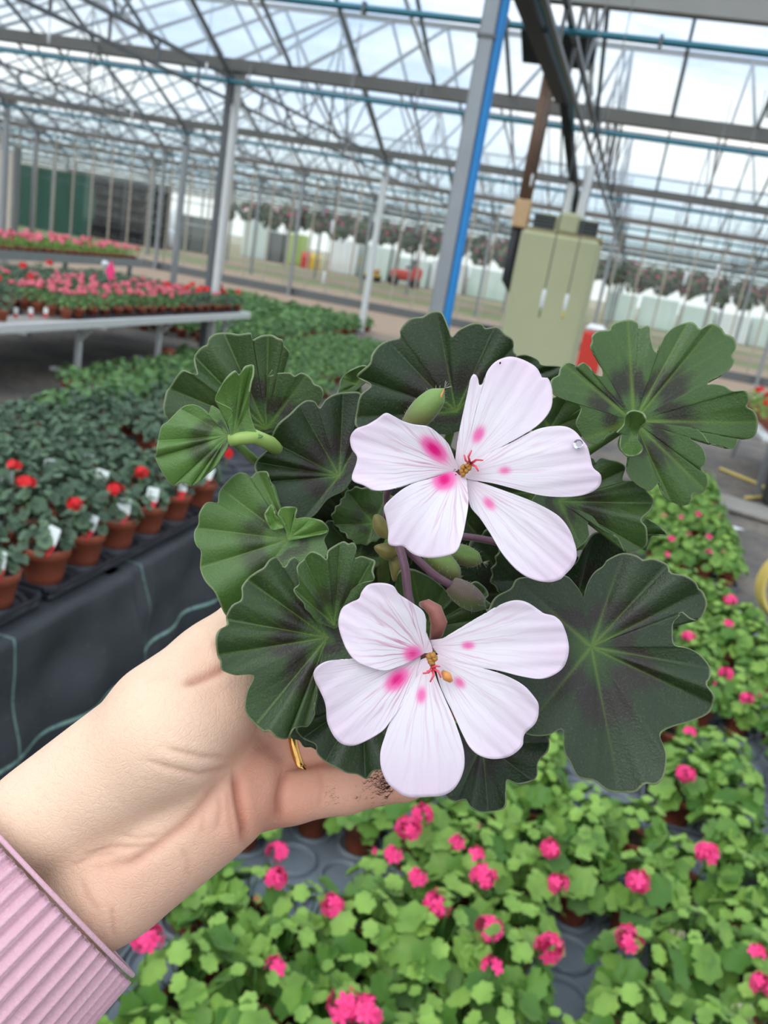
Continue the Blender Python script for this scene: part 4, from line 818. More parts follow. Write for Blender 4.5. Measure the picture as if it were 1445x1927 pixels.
# dark duct with its blue line along the roof by the heater, and the flue plate
d_ = MB(); d_.bar((-.95, 2.6, 3.02), (-.95, 8.0, 3.02), .10, .12); d_.bar((-.95, 8.0, 3.05), P(1086, 400, 8.45), .07, .07); o = tag(gobj('roof_duct', d_, M['black']), 'dark square duct running along the roof towards the heater', 'duct')
d_ = MB(); d_.tube([(-.86, 2.6, 2.99), (-.86, 7.9, 2.99), P(1078, 330, 8.3), P(1068, 400, 8.45)], .02, 8); tag(gobj('heater_supply_pipe', d_, M['teal_pipe']), 'teal pipe following the dark roof duct down to the heater', 'pipe')
c_ = P(1050, 88, 7.7); d_ = MB(); d_.box(0, 0, 0, .66, .52, .03, 0, .005, Matrix.Rotation(-math.atan2(1.34, 3.2), 3, 'X')); fx = tag(link('flue_plate', d_.mesh('flue_plate', M['black']), None, c_, ROTZ), 'dark square plate in the roof where the flue passes out', 'plate')
# ---------------------------------------------------------------- warm air heater
TB = 8.5; hu, hv_ = onz(1018, 806, 0.0); HC0 = P(1035, 560, TB); hu, hv_ = HC0.dot(UA), HC0.dot(VA)
ht = thing('heater', 'tall olive green warm air heater cabinet with louvred top', 'heater', G(hu, hv_), ROTZ)
def hp(name, m, mat, par=ht): return link(name, m.mesh(name, M[mat]), par)
m = MB(); m.box(0, 0, .98, .74, .62, 1.96, 0, .03); cab = hp('cabinet', m, 'olive')
m = MB(); m.box(.02, .02, 1.97, .72, .6, .05, 0, .015); hp('lid', m, 'olive_dark')
m = MB(); m.box(.02, 0, 2.05, .56, .5, .16, 0, .02); lv = hp('top_housing', m, 'olive')
for sx in (-1, 1):
    l = MB(); l.box(.02 + sx * .2, -.255, 2.05, .2, .02, .14); lo_ = hp('louvre', l, 'louvre', ht); s_ = MB()
    for k in range(5): s_.box(.02 + sx * .2, -.27, 1.995 + k * .028, .19, .012, .008)
    hp('slats', s_, 'dark_bar', lo_)
m = MB(); m.box(.05, -.24, 2.07, .2, .1, .2, 0, .03); hp('outlet', m, 'olive')
m = MB(); m.lathe([(.045, 0), (.045, .5), (.03, .52)], 16, 0, .12, -.1, 2.1); m.lathe([(.04, 0), (.04, .42)], 16, 0, -.02, -.1, 2.1); hp('steam_pipe', m, 'white_metal')
pu, pz = onv(985, 388, hv_ - .05); m = MB(); m.box(pu - hu + .0, -.05, pz - .07, .15, .14, .26, 0, .01); fb = hp('fan_box', m, 'cardboard')
m = MB(); m.box(pu - hu - .12, -.07, pz - .07, .1, .1, .1, 0, .01); hp('junction_box', m, 'white_plastic', fb)
m = MB(); m.tube([(pu - hu, -.05, pz - .05), (pu - hu, -.05, 3.62)], .066, 18); hp('flue_pipe', m, 'flue')
m = MB(); m.tube([(pu - hu - .02, -.05, pz - .15), (pu - hu - .02, -.05, pz - .7), (-.36, -.02, pz - .8)], .05, 14); m.tube([(pu - hu + .09, -.03, pz - .2), (pu - hu + .09, -.03, pz - .5)], .02, 8); hp('fuel_pipe', m, 'black')
# ---------------------------------------------------------------- glazed partition across the house
VP = 22.4; g = MB(); g.add([(-50, VP, 0), (30, VP, 0), (30, VP, 3.1), (-50, VP, 3.1)], [(0, 1, 2, 3)]); wf = struct(gobj('wall_far', g, M['clear']))
g = MB(); [g.bar((-30 + .6 * k, VP, 0), (-30 + .6 * k, VP, 3.1), .03, .04) for k in range(70)]; link('glazing_bars', g.mesh('glazing_bars', M['pole']), wf)
g = MB(); g.box(-10, VP, .1, 80, .1, .2); g.box(-10, VP, 1.9, 80, .02, .02); link('sill', g.mesh('sill', M['dark_bar']), wf)
g = MB(); g.add([(-50, 67.2, 0), (30, 67.2, 0), (30, 67.2, 3.1), (-50, 67.2, 3.1)], [(0, 1, 2, 3)]); struct(gobj('wall_back', g, M['glass']))
# ---------------------------------------------------------------- thin wires with white weights hanging from the roof
wires = [(1021, 564, 5.0, 'in front of the heater, ending in a white weight'), (1064, 571, 5.6, 'in front of the heater right of the first'), (1289, 526, 7.5, 'right of the heater, short white weight'), (1349, 511, 7.0, 'hanging far right with a white weight'), (1334, 566, 7.4, 'hanging far right below its neighbour'), (625, 428, 7.2, 'between the white post and the grey post'),
         (609, 523, 7.6, 'hanging low between the white post and the grey post'), (760, 426, 9.0, 'just left of the blue hose'), (927, 453, 9.0, 'between the blue hose and the heater'), (92, 70, 7.4, 'at the upper left under the first gutter'), (388, 130, 8.3, 'left of the white post top'), (248, 215, 13.0, 'under the second gutter at the left'), (650, 280, 13.5, 'under the second gutter by the pale post'), (1000, 340, 8.0, 'behind the flue pipe')]
for i, (px, py, t, lb) in enumerate(wires):
    p = P(px, py, t); u, v, z = p.dot(UA), p.dot(VA), p.z; o = thing('hanging_wire', 'thin hanging wire ' + lb, 'wire', G(u, v, 0), ROTZ, 'hanging wires'); ztop = GH + .02
    if i > 8: ztop = z + .8
    m = MB(); m.tube([(0, 0, z), (0, 0, ztop)], .0035, 5); link('wire', m.mesh('wire', M['wire']), o)
    m = MB(); m.tube([(0, 0, z - .055), (0, 0, z - .04), (0, 0, z + .05), (0, 0, z + .06)], [.004, .011, .011, .004], 8); link('weight', m.mesh('weight', M['white_plastic']), o)
    if i in (0, 1): m = MB(); m.tube([(0, 0, z - .055), (0, 0, z - .1)], .006, 6); link('hook', m.mesh('hook', M['yellow' if i else 'stem_green']), o)
# ---------------------------------------------------------------- beyond the partition
def atpix(px, py, t): p = P(px, py, t); return p.dot(UA), p.dot(VA), p.z
def block(name, x0, x1, pyb, t, h, mat, label, cat, d=1.6, grp=None):
    ua, va, _ = atpix(x0, pyb, t); ub, vb, _ = atpix(x1, pyb, t); o = thing(name, label, cat, G((ua + ub) / 2, (va + vb) / 2 + d / 2), ROTZ, grp); w_ = abs(ub - ua)
    m = MB(); m.box(0, 0, h / 2, w_, d, h, 0, .04); link('body', m.mesh('body', M[mat]), o)
    m = MB(); [m.box(-w_ / 2 + w_ * (k + .5) / 4, -d / 2 - .01, h / 2, .04, .03, h * .96) for k in range(4)]; link('ridges', m.mesh('ridges', M['slate'] if mat == 'slate' else 'x' and M[mat]), o)
    return o
row = [(448, 502, 480, 1.9, 'container', 'pale cabinet standing first past the white post'), (498, 528, 484, 1.5, 'slate', 'grey cabinet beside the lime panel'), (530, 560, 488, 1.6, 'lime', 'lime green cabinet beyond the partition'), (612, 668, 512, 1.75, 'container_white', 'white cabinet left of the pale post'), (668, 735, 522, 1.7, 'container', 'mint cabinet just right of the pale post'), (740, 800, 534, 1.4, 'container', 'mint cabinet behind the red forklift'), (800, 868, 545, 1.55, 'container_white', 'white cabinet with open door left of the blue hose'), (872, 960, 560, 1.5, 'container', 'mint cabinet between blue hose and heater'),
       (1130, 1188, 610, 1.5, 'container', 'mint cabinet just right of the heater'), (1190, 1262, 628, 1.6, 'container', 'second mint cabinet right of the heater'), (1265, 1330, 640, 1.5, 'container', 'third mint cabinet right of the heater'), (1332, 1398, 650, 1.45, 'container_white', 'fourth pale cabinet right of the heater'), (1400, 1480, 660, 1.5, 'container', 'pale cabinet cut by the right edge of the view')]
for x0, x1, pyb, h, mat, lb in row: block('storage_cabinet', x0, x1, pyb + 6, 46, h, mat, lb, 'cabinet', 1.4, 'pale storage cabinets beyond the partition')
# forklift
u, v, _ = atpix(755, 540, 43); fk = thing('forklift', 'red forklift truck parked beyond the glazed partition', 'forklift', G(u, v), ROTZ + .3)
m = MB(); m.box(.1, 0, .55, 1.5, .95, .5, 0, .12); m.box(.65, 0, .75, .5, .95, .55, 0, .12); link('chassis', m.mesh('chassis', M['red']), fk)
for x, y in ((-.45, -.45), (-.45, .45), (.6, -.42), (.6, .42)): m = MB(); m.tube([(x, y - .1, .25), (x, y + .1, .25)], .25, 16); link('wheel', m.mesh('wheel', M['black']), fk)
m = MB(); [m.bar((-.75, y, .1), (-.72, y, 2.0), .08) for y in (-.3, .3)]; m.bar((-.73, -.3, 1.95), (-.73, .3, 1.95), .08); m.bar((-.73, -.3, 1.0), (-.73, .3, 1.0), .06); link('mast', m.mesh('mast', M['black']), fk)
m = MB(); [m.bar((x, y, .8), (x * .8, y, 1.95), .05) for x in (-.4, .6) for y in (-.4, .4)]; m.box(.08, 0, 1.97, .9, .9, .05); link('overhead_guard', m.mesh('overhead_guard', M['black']), fk)
m = MB(); m.box(.25, 0, .95, .4, .45, .12, 0, .04); m.box(.42, 0, 1.15, .1, .45, .45, 0, .04); link('seat', m.mesh('seat', M['black']), fk)
u, v, _ = atpix(697, 523, 43); yt = thing('hand_truck', 'yellow barrow with a cream load beside the forklift', 'barrow', G(u, v), ROTZ); m = MB(); m.box(0, 0, .3, 1.0, .6, .12, 0, .03); link('deck', m.mesh('deck', M['yellow']), yt); [link('wheel', wm_, yt, (x, y, 0)) for wm_ in [(lambda q: (q.tube([(0, -.04, .13), (0, .04, .13)], .13, 14), q)[1])(MB()).mesh('wheel', M['black'])] for x in (-.35, .35) for y in (-.25, .25)]; m = MB(); m.bar((-.45, -.2, .3), (-.6, -.2, 1.1), .04); m.bar((-.45, .2, .3), (-.6, .2, 1.1), .04); m.bar((-.6, -.2, 1.1), (-.6, .2, 1.1), .04); link('handle', m.mesh('handle', M['yellow']), yt)
m = MB(); m.box(.1, 0, .5, .6, .45, .28, 0, .08); tag(link('sack', m.mesh('sack', M['cardboard']), None, G(u, v), ROTZ), 'cream sack lying on the yellow barrow', 'sack')
for px, py, mat, nm, lb in ((578, 470, 'red', 'drum', 'small red drum beyond the lime cabinet'), (592, 480, 'yellow', 'drum', 'small yellow drum beside the red drum')):
    u, v, _ = atpix(px, py + 12, 45); m = MB(); m.lathe([(0, 0), (.28, 0), (.3, .1), (.28, .4), (.3, .45), (.28, .8), (0, .8)], 18); tag(link(nm, m.mesh(nm, M[mat]), None, G(u, v)), lb, 'drum')
# racks, netting and rolls at the left
u, v, _ = atpix(205, 442, 38); rk = thing('shelf_rack', 'dark shelf rack full of brown crates behind the partition', 'rack', G(u, v), ROTZ); m = MB(); [m.bar((x, y, 0), (x, y, 2.6), .06) for x in (-2.6, -.9, .9, 2.6) for y in (-.4, .4)]; link('uprights', m.mesh('uprights', M['dark_bar']), rk)
m = MB(); m.box(0, .42, 1.3, 5.2, .02, 2.6); link('added_back_panel', m.mesh('added_back_panel', M['slate']), rk)  # added dark backing, keeps the bright background out of the gaps between crates
for k in range(6): m = MB(); m.box(0, 0, .12 + .44 * k, 5.2, .8, .03); link('shelf', m.mesh('shelf', M['dark_bar']), rk)
m = MB(); m.box(0, 0, .15, .36, .5, .24, 0, .02); cm = m.mesh('crate', M['crate']); m = MB(); m.box(0, 0, .15, .36, .5, .24, 0, .02); cm2 = m.mesh('crate', M['black'])
for k in range(6):
    for q in range(11):
        x = -2.4 + q * .47
        if (q * 7 + k * 3) % 5 == 0: continue
        tag(link('crate', cm if q < 4 else cm2, None, G(u + x, v - .05, .44 * k), ROTZ), '%s crate on the %s shelf up of the dark rack' % ('brown' if q < 4 else 'black', ORD[k]), 'crate', '%s crates on rack shelf %d' % ('brown' if q < 4 else 'black', k))
u, v, _ = atpix(80, 430, 36); m = MB()
nv = [(x * .25 - 2.2, .12 * math.sin(x * 1.3 + z) + .05 * math.sin(5 * x), z * .4) for z in range(7) for x in range(19)]; m.add(nv, [(z * 19 + x, z * 19 + x + 1, z * 19 + x + 20, z * 19 + x + 19) for z in range(6) for x in range(18)], 0, True)
tag(link('shade_netting', m.mesh('shade_netting', M['net_green']), None, G(u, v), ROTZ), 'dark green shade netting hung at the far left', 'netting')
for i, x in enumerate((293, 304, 316, 327, 338)):
    u, v, _ = atpix(x, 436 + (x - 293) * .17, 41); m = MB(); m.lathe([(0, 0), (.17, 0), (.17, 1.75 - .08 * (i % 3)), (0, 1.76 - .08 * (i % 3))], 14); tag(link('fleece_roll', m.mesh('fleece_roll', M['container_white']), None, G(u, v)), 'pale fleece roll standing upright, %s right of the rack' % ORD[i], 'roll', 'standing fleece rolls')
for i, x in enumerate((300, 318)):
    u, v, _ = atpix(x, 452, 39); m = MB(); m.lathe([(0, 0), (.3, .02), (.36, .3), (.33, .65), (.18, .85), (0, .9)], 14); tag(link('white_sack', m.mesh('white_sack', M['white_plastic']), None, G(u, v)), 'white filled sack standing at the foot of the fleece rolls, %s' % ('nearer the rack' if i == 0 else 'farther from the rack'), 'sack')
u, v, _ = atpix(374, 470, 41)
for q in range(3):
    for k in range(4):
        m = MB(); m.box(0, 0, .2, .7, .6, .38, 0, .02); tag(link('black_crate', m.mesh('black_crate', M['slate']), None, G(u - .75 + .75 * q, v, .4 * k), ROTZ), 'dark slatted crate in the stack left of the white post, %s layer up' % ORD[k], 'crate', 'dark crates layer %d' % k)
# beige wall sheet closing the far left
ua, za = onv(27, 420, 21.0); m = MB(); m.box(ua - 2.5, 21.0, 1.2, 5.0, .12, 2.4); struct(gobj('wall_left', m, M['beige']))
m = MB(); m.box(ua + .04, 20.95, 1.25, .1, .2, 2.5); struct(gobj('trim_1', m, M['slate']))
# ---------------------------------------------------------------- pot plants
def leafdisc(mb, c, nrm, r, rs, mi=0, lobes=7, n=14, cup=.25, val=.5):
    nrm = nrm.normalized(); e1 = nrm.orthogonal().normalized(); a0 = rs.random() * 6.28; e2 = nrm.cross(e1); vs = [c - nrm * r * .12]; at = [(0, val, 0, 1)]
    for rr, up in ((.55, .02), (1.0, cup)):
        for k in range(n):
            a = a0 + 2 * PI * k / n; q = r * rr * (1 + ((.075 if n > 16 else .1) * math.cos(lobes * (a - a0)) + (.03 * math.cos(3 * lobes * (a - a0)) if n > 24 else 0) if rr > .9 else 0)) * (.5 if k == 0 and rr > .9 else 1)
            vs.append(c + (e1 * math.cos(a) + e2 * math.sin(a)) * q + nrm * (r * up * (.6 + .4 * math.cos(3 * a)))); at.append((rr, val, 0, 1))
    fs = [(0, 1 + k, 1 + (k + 1) % n) for k in range(n)] + [(1 + k, 1 + n + k, 1 + n + (k + 1) % n, 1 + (k + 1) % n) for k in range(n)]
    mb.add(vs, fs, mi, True, at)
def foliage(seed, R, Hh, n, lr, mat, z0=.09, lobes=7, seg=14, stems=True, flat=.0):
    rs = random.Random(seed); mb = MB()
    for i in range(n):
        f = (i + .5) / n; ph = i * 2.39996 + rs.uniform(-.4, .4); el = math.asin(min(1, (1 - f) * 1.0)) if False else math.acos(f ** .9) 
        el = PI / 2 - math.acos(1 - f * 1.02 if f * 1.02 < 1 else 0)
        rr = R * math.cos(el) * rs.uniform(.8, 1.08); z = z0 + Hh * (.15 + .85 * math.sin(el)) * rs.uniform(.85, 1.1)
        c = Vector((rr * math.cos(ph), rr * math.sin(ph), z)); nv = Vector((math.cos(ph) * math.cos(el) * .8, math.sin(ph) * math.cos(el) * .8, .55 + math.sin(el) * .5)) + Vector((rs.uniform(-.35, .35), rs.uniform(-.35, .35), 0))
        leafdisc(mb, c, nv, lr * (rs.uniform(.8, 1.2) if f > .25 else rs.uniform(.35, .7)), rs, 0, lobes, seg, rs.uniform(.05, .35), rs.random() if f > .25 else rs.uniform(.8, 1.2))
        if stems and i % 2 == 0: mb.tube([c - nv.normalized() * .002, Vector((c.x * .6, c.y * .6, z0 + (z - z0) * .55)), Vector((c.x * .12, c.y * .12, z0 - .02))], .0016, 4)
    while len(mb.a) < len(mb.v): mb.a.append((0, .4, 0, 1))
    return mb.mesh('foliage', mat, 'fd')
def floret(mb, c, nrm, r, rs, n=5):
    nrm = nrm.normalized(); e1 = nrm.orthogonal().normalized(); e2 = nrm.cross(e1); a0 = rs.random() * 6.28
    for k in range(n):
        a = a0 + 2 * PI * k / n; d = e1 * math.cos(a) + e2 * math.sin(a); s = e1 * -math.sin(a) + e2 * math.cos(a)
        vs = [c, c + d * r * .5 + s * r * .32 + nrm * r * .18, c + d * r + s * r * .3 + nrm * r * .1, c + d * r * 1.12 + nrm * r * .12, c + d * r - s * r * .3 + nrm * r * .1, c + d * r * .5 - s * r * .32 + nrm * r * .18]
        mb.add(vs, [(0, 1, 2, 3, 4, 5)], 0, True)
def flowerhead(seed, R, n, fr, mat, stalk=True, sl=.08):
    rs = random.Random(seed); mb = MB()
    for i in range(n):
        d = Vector((rs.gauss(0, 1), rs.gauss(0, 1), rs.gauss(.5, .8))).normalized(); floret(mb, d * R * rs.uniform(.6, 1.0) * Vector((1, 1, .75)) if False else Vector((d.x * R, d.y * R, d.z * R * .7)) * rs.uniform(.65, 1), d, fr * rs.uniform(.8, 1.1), rs)
        floret(mb, Vector((d.x * R, d.y * R, d.z * R * .7)) * .6, d, fr * .7, rs)
    if stalk: mb.tube([(0, 0, -sl), (0, 0, 0)], .0018, 5, 1)
    return mb.mesh('flower_head', [mat, M['stem_green']])
def potmesh(r, h, mat=None):
    mb = MB(); mb.lathe([(0, 0), (r * .68, 0), (r * .7, h * .04), (r * .88, h * .72), (r * .96, h * .73), (r, h * .97), (r * .985, h), (r * .94, h), (r * .9, h * .8), (r * .86, h * .78)], 22, 0)
    mb.lathe([(r * .9, h * .82), (r * .5, h * .86), (0, h * .87)], 22, 1); return mb.mesh('pot', [mat or M['terracotta'], M['soil']])
def tagmesh(w, h, mat):
    mb = MB(); mb.add([(-w / 2, 0, 0), (-w / 2 * .6, 0, -h * .6), (w / 2 * .6, 0, -h * .6), (w / 2, 0, 0), (w / 2, 0, h * .92), (w / 2 * .8, 0, h), (-w / 2 * .8, 0, h), (-w / 2, 0, h * .92)], [(0, 1, 2, 3, 4, 5, 6, 7)])
    o = mb.mesh('plant_label', mat); return o
def inhero(x, y, s=0):
    e = lambda cx, cy, rx, ry: ((x - cx) / (rx - s)) ** 2 + ((y - cy) / (ry - s)) ** 2 < 1
    if e(830, 1030, 420, 400) or e(470, 860, 150, 230) or e(1130, 1240, 190, 240) or e(1200, 770, 180, 160): return True
    n1 = x * .62 + y * .78
    return x < 600 and 1165 + s < n1 < 1530 - s and y > 1160
def shown(u, v, z, r, pad=40, s=18):
    ok = False
    for zz in (z, z + r):
        x, y, t = pix(G(u, v, zz))
        if t > .3 and -pad < x < 1445 + pad and -pad < y < 1927 + pad: ok = ok or not inhero(x, y, s)
    return ok
MESHES = {}
PR, PH = .055, .098
MESHES['pot11'] = potmesh(PR, PH); MESHES['pot13'] = potmesh(.068, .105); MESHES['pot10'] = potmesh(.05, .085)
FB = [foliage(10 + i, .092 + .006 * (i % 2), .115 + .02 * (i % 3), 27 + 2 * (i % 3), .033, M['fol_bright'], PH * .85, 7, 28) for i in range(6)]
FD = [foliage(30 + i, .088, .09 + .02 * (i % 3), 44, .022, M['fol_dark'], .095, 9) for i in range(5)]
FDS = [foliage(130 + i, .07, .085 + .015 * (i % 3), 34, .02, M['fol_dark'], .095, 9) for i in range(5)]
FM = [foliage(50 + i, .075, .09, 26, .022, M['fol_mid'], .075, 5, 8, False) for i in range(4)]
HP = [flowerhead(i, .027, 17, .0145, M['hot_pink'], True, .09) for i in range(4)] + [flowerhead(9, .019, 7, .0135, M['hot_pink'], True, .08)]
HS = [flowerhead(i + 20, .024, 13, .013, M['scarlet']) for i in range(2)]
HC_ = [flowerhead(i + 40, .034, 12, .021, M['coral'], False) for i in range(3)]
HB = flowerhead(60, .008, 3, .007, M['hot_pink'], True, .06)
TAGW = tagmesh(.042, .05, M['tag']); TAGP = tagmesh(.05, .085, M['pictag'])
def potted(name, pot, fol, loc, rz, sc=1.0, heads=(), tags=(), label='', cat='plant', group=None):
    o = thing(name, label, cat, loc, rz, group); o.scale = (sc,) * 3
    link('pot', MESHES[pot], o); link('foliage', fol, o)
    for me_, x, y, z, tilt in heads: link('flower_head', me_, o, (x, y, z), (tilt * y * 6, -tilt * x * 6, rnd.random() * 6))
    for me_, x, y, z, r in tags: link('plant_label', me_, o, (x, y, z), (-.35, rnd.uniform(-.2, .2), r - rz))
    return o
# trays
def traymesh(nx, ny, pu, pv, mat):
    mb = MB(); w, d = nx * pu, ny * pv; mb.box(0, 0, .008, w - .02, d - .02, .016, 0, .006)
    rim = [(-w / 2 + .02, -d / 2), (w / 2 - .02, -d / 2), (w / 2, -d / 2 + .02), (w / 2, d / 2 - .02), (w / 2 - .02, d / 2), (-w / 2 + .02, d / 2), (-w / 2, d / 2 - .02), (-w / 2, -d / 2 + .02)]
    lo = []; n = len(rim)
    for sc_, z in ((.955, .0), (.975, .034), (.985, .040), (1.0, .040), (1.0, .028)): lo += [(x * (sc_ if abs(sc_ - 1) < 1e-6 else 1 - (1 - sc_) * w / w), y * sc_, z) for x, y in rim]
    mb.add(lo, [(j * n + k, j * n + (k + 1) % n, (j + 1) * n + (k + 1) % n, (j + 1) * n + k) for j in range(4) for k in range(n)], 0, False)
    for i in range(nx):
        for j in range(ny): mb.lathe([(pu * .36, .016), (pu * .40, .03), (pu * .44, .03), (pu * .47, .016)], 16, 0, -w / 2 + (i + .5) * pu, -d / 2 + (j + .5) * pv, 0)
    return mb.mesh('plant_tray', mat)
TRG = traymesh(4, 3, .14, .14, M['tray_grey'])
# the pink geraniums on the floor: trays of five by three
DV = .44; V0 = 2.47; PU = .56; U0_ = -.145; rowlab = {}
def tray_at(i, j):
    return U0_ + PU * (i + .5), V0 + DV * (j + .5)
GAPS = [(1120, 1490), (1060, 1468), (1215, 1525), (1390, 1445), (1240, 1640), (1110, 1790), (1165, 1825), (805, 1690), (850, 1500), (1345, 1890), (1290, 1905), (1240, 1760), (640, 1640), (1420, 1560), (745, 1850)]
tl = []
for j in range(-4, 12):
    for i in range(-3, 3):
        u, v = tray_at(i, j)
        if u < -1.0 or (i == -2 and j > -4) or (i == 2 and j < 20) or (j >= 5 and i < 0): continue
        if j == 5 : continue
        if any(shown(u + a, v + b, .03, .1, 80) for a in (-.25, 0, .25) for b in (-.15, .15)): tl.append((i, j))
jl = sorted(set(j for i, j in tl)); pink_spots = []
for i, j in tl:
    u, v = tray_at(i, j); skew = rnd.uniform(-.03, .03); uo, vo = rnd.uniform(-.015, .015), rnd.uniform(-.008, .008)
    ii = sorted(q for q, w_ in tl if w_ == j).index(i)
    tag(link('plant_tray', TRG, None, G(u + uo, v + vo, .001), ROTZ + skew), 'grey plastic plant tray, %s across in the %s row of floor trays' % (ORD[ii], ORD[jl.index(j)]), 'tray', 'grey trays on the floor')
    for a in range(4):
        for b in range(3):
            if rnd.random() < ((.13 if i < 0 else .2) if j < 0 else .32): continue
            x, y = (a - 1.5) * .14, (b - 1) * .14; pu, pv = u + uo + x * math.cos(skew) - y * math.sin(skew), v + vo + y * math.cos(skew) + x * math.sin(skew)
            gx, gy, _ = pix(G(pu, pv, .06))
            if any(math.hypot(gx - q[0], gy - q[1]) < 46 for q in GAPS): continue
            if shown(pu, pv, .05, .15, 60, 45): pink_spots.append((pv, pu, i, j, a, b))
pink_spots.sort(key=lambda q: (q[3], q[5], q[1])); cnt = {}
# where the photograph shows open flower heads: give them to the nearest plant
want = [(528, 1636, 1.25), (632, 1690, .9), (553, 1562, .8), (793, 1531, .9), (765, 1570, .9), (740, 1615, .5), (783, 1655, .6), (282, 1772, .9), (820, 1717, .9), (1040, 1587, 1.2), (908, 1655, 1.0), (1060, 1651, .9), (1200, 1660, 1.0), (920, 1760, 1.0), (1025, 1792, 1.0), (925, 1826, .7), (1183, 1773, .9), (1326, 1613, 1.1), (1290, 1456, .9), (1407, 1320, .9), (1297, 1377, .6), (1280, 1200, .8), (1372, 1135, .8), (1367, 1265, .8), (863, 1588, .5), (893, 1612, .4), (645, 1905, 1.0), (680, 1915, 1.0), (1425, 1785, .7), (1440, 1835, .8), (1262, 1016, .7), (1300, 1000, .7), (1262, 1040, .7), (1312, 965, .6), (1250, 970, .6), (1332, 1050, .5), (1283, 968, .6), (1440, 1365, .8), (1318, 985, .7), (515, 1830, .35), (1370, 1180, .6), (1335, 1008, .6)]
pics = {min(range(len(pink_spots)), key=lambda q: math.hypot(pix(G(pink_spots[q][1], pink_spots[q][0], .12))[0] - wx, pix(G(pink_spots[q][1], pink_spots[q][0], .12))[1] - wy)) for wx, wy in ((1325, 1815), (1425, 1905))}
heads = {}
for wx, wy, s in want:
    best = None
    for k, (pv, pu, i, j, a, b) in enumerate(pink_spots):
        x, y, t = pix(G(pu, pv, .23)); d = math.hypot(x - wx, y - wy)
        if best is None or d < best[0]: best = (d, k)
    if best: heads.setdefault(best[1], []).append((wx, wy, s))
for k, (pv, pu, i, j, a, b) in enumerate(pink_spots):
    hd = []; rz = rnd.random() * 6.28
    for wx, wy, s in heads.get(k, []):
        # the head stands where its sight line meets its own height above the pot
        u2, v2 = onz(wx, wy, .235); dx, dy = u2 - pu, v2 - pv; dd = math.hypot(dx, dy); lim = .10
        if dd > lim: dx, dy = dx * lim / dd, dy * lim / dd
        c_, s_ = math.cos(-rz + ROTZ), math.sin(-rz + ROTZ); hd.append((HP[4] if s < .75 else HP[rnd.randrange(4)], dx * c_ - dy * s_, dx * s_ + dy * c_, .215, .0))
    if rnd.random() < .12: hd.append((HB, rnd.uniform(-.06, .06), rnd.uniform(-.06, .06), .19, .5))
    rk = (j, b); cnt[rk] = cnt.get(rk, 0) + 1; rn = 3 * jl.index(j) + b
    tags = []
    if k in pics: c_, s_ = math.cos(-rz), math.sin(-rz); tags = [(TAGP, -.035 * c_ + .04 * s_, -.035 * s_ - .04 * c_, .10, .25)]
    potted('geranium_plant', 'pot11', FB[rnd.randrange(6)], G(pu, pv, .017), rz, rnd.uniform(.9, 1.1), hd, tags,
           '%s geranium%s on floor trays, %s along in the %s pot row' % ('hot pink' if hd and hd[0][0] != HB else 'green', ' with picture label' if tags else '', ORD[cnt[rk] - 1], ORD[rn]), 'plant', 'floor geraniums')
# ---------------------------------------------------------------- draped bench on the left with dark leaved geraniums in wide pots
EB = -1.27; BT = .50; bn = thing('low_bench', 'low plant bench draped in black ground cover on the left', 'bench', G(EB - .76, 3.2, 0), ROTZ)
m = MB(); m.box(0, 0, BT - .035, 1.5, 3.9, .05); link('bench_top', m.mesh('bench_top', M['galv']), bn)
for x in (-.62, .62):
    for y in (-1.8, 0, 1.8): m = MB(); m.bar((x, y, 0), (x, y, BT - .06), .05); link('leg', m.mesh('leg', M['galv']), bn)
def drape(va, vb, off, label, seed):
    rs = random.Random(seed); nu, nz = 90, 26; mb = MB(); vs = []; at = []; ph = [rs.random() * 6 for _ in range(4)]
    for k in range(nz + 1):
        s = k / nz
        for i in range(nu + 1):
            v = va + (vb - va) * i / nu; e = min(i, nu - i) / nu
            if s < .16: z = BT - .003 + .002; o = -.10 + .10 * s / .16
            else: z = BT - (s - .16) / .84 * (BT - .012); o = 0
            d = max(0, s - .16); w_ = .020 * math.sin(v * 9 + ph[0] + 2 * d) + .012 * math.sin(v * 23 + ph[1] + 4 * d) + .008 * math.sin(14 * d + v * 5 + ph[2])
            o += off * (1 if s > .12 else .2) + min(1, d * 4) * (w_ + .05 * d) + (.035 * math.exp(-e * 30) * d if True else 0)
            z += .010 * math.sin(v * 4 + ph[3]) * d - .012 * math.exp(-e * 22) * d
            vs.append((EB + .012 + o, v, max(.008, z))); at.append((v, z - (.045 if seed == 2 else 0), 0, 1))
    mb.add(vs, [(k * (nu + 1) + i, k * (nu + 1) + i + 1, (k + 1) * (nu + 1) + i + 1, (k + 1) * (nu + 1) + i) for k in range(nz) for i in range(nu)], 0, True, at)
    o = gobj('ground_cover_cloth', mb, M['fabric'], None, 'fc'); mo = o.modifiers.new('thickness', 'SOLIDIFY'); mo.thickness = .002; tag(o, label, 'cloth', 'black cloths over the left bench')
drape(1.25, 2.2, .016, 'black woven ground cover hanging over the bench edge below the nearest tray', 1); drape(2.14, 3.3, .0, 'black woven ground cover hanging behind the thumb, second piece along the bench', 2); drape(3.26, 5.1, .012, 'black woven ground cover at the far end of the draped bench', 3)
TRB = traymesh(4, 5, .178, .18, M['tray_black'])
sp = []
bt = []
for i in range(2):
    for j in range(-1, 5):
        u, v = EB - .02 - .72 * (i + .5), 1.40 + .92 * (j + .0); 
        if v < .9 or v > 4.9: continue
        if any(shown(u + a, v + b, .6, .1, 120, 60) for a in (-.2, .2) for b in (-.4, 0, .4)): bt.append((i, j, u, v))
jl2 = sorted(set(q[1] for q in bt))
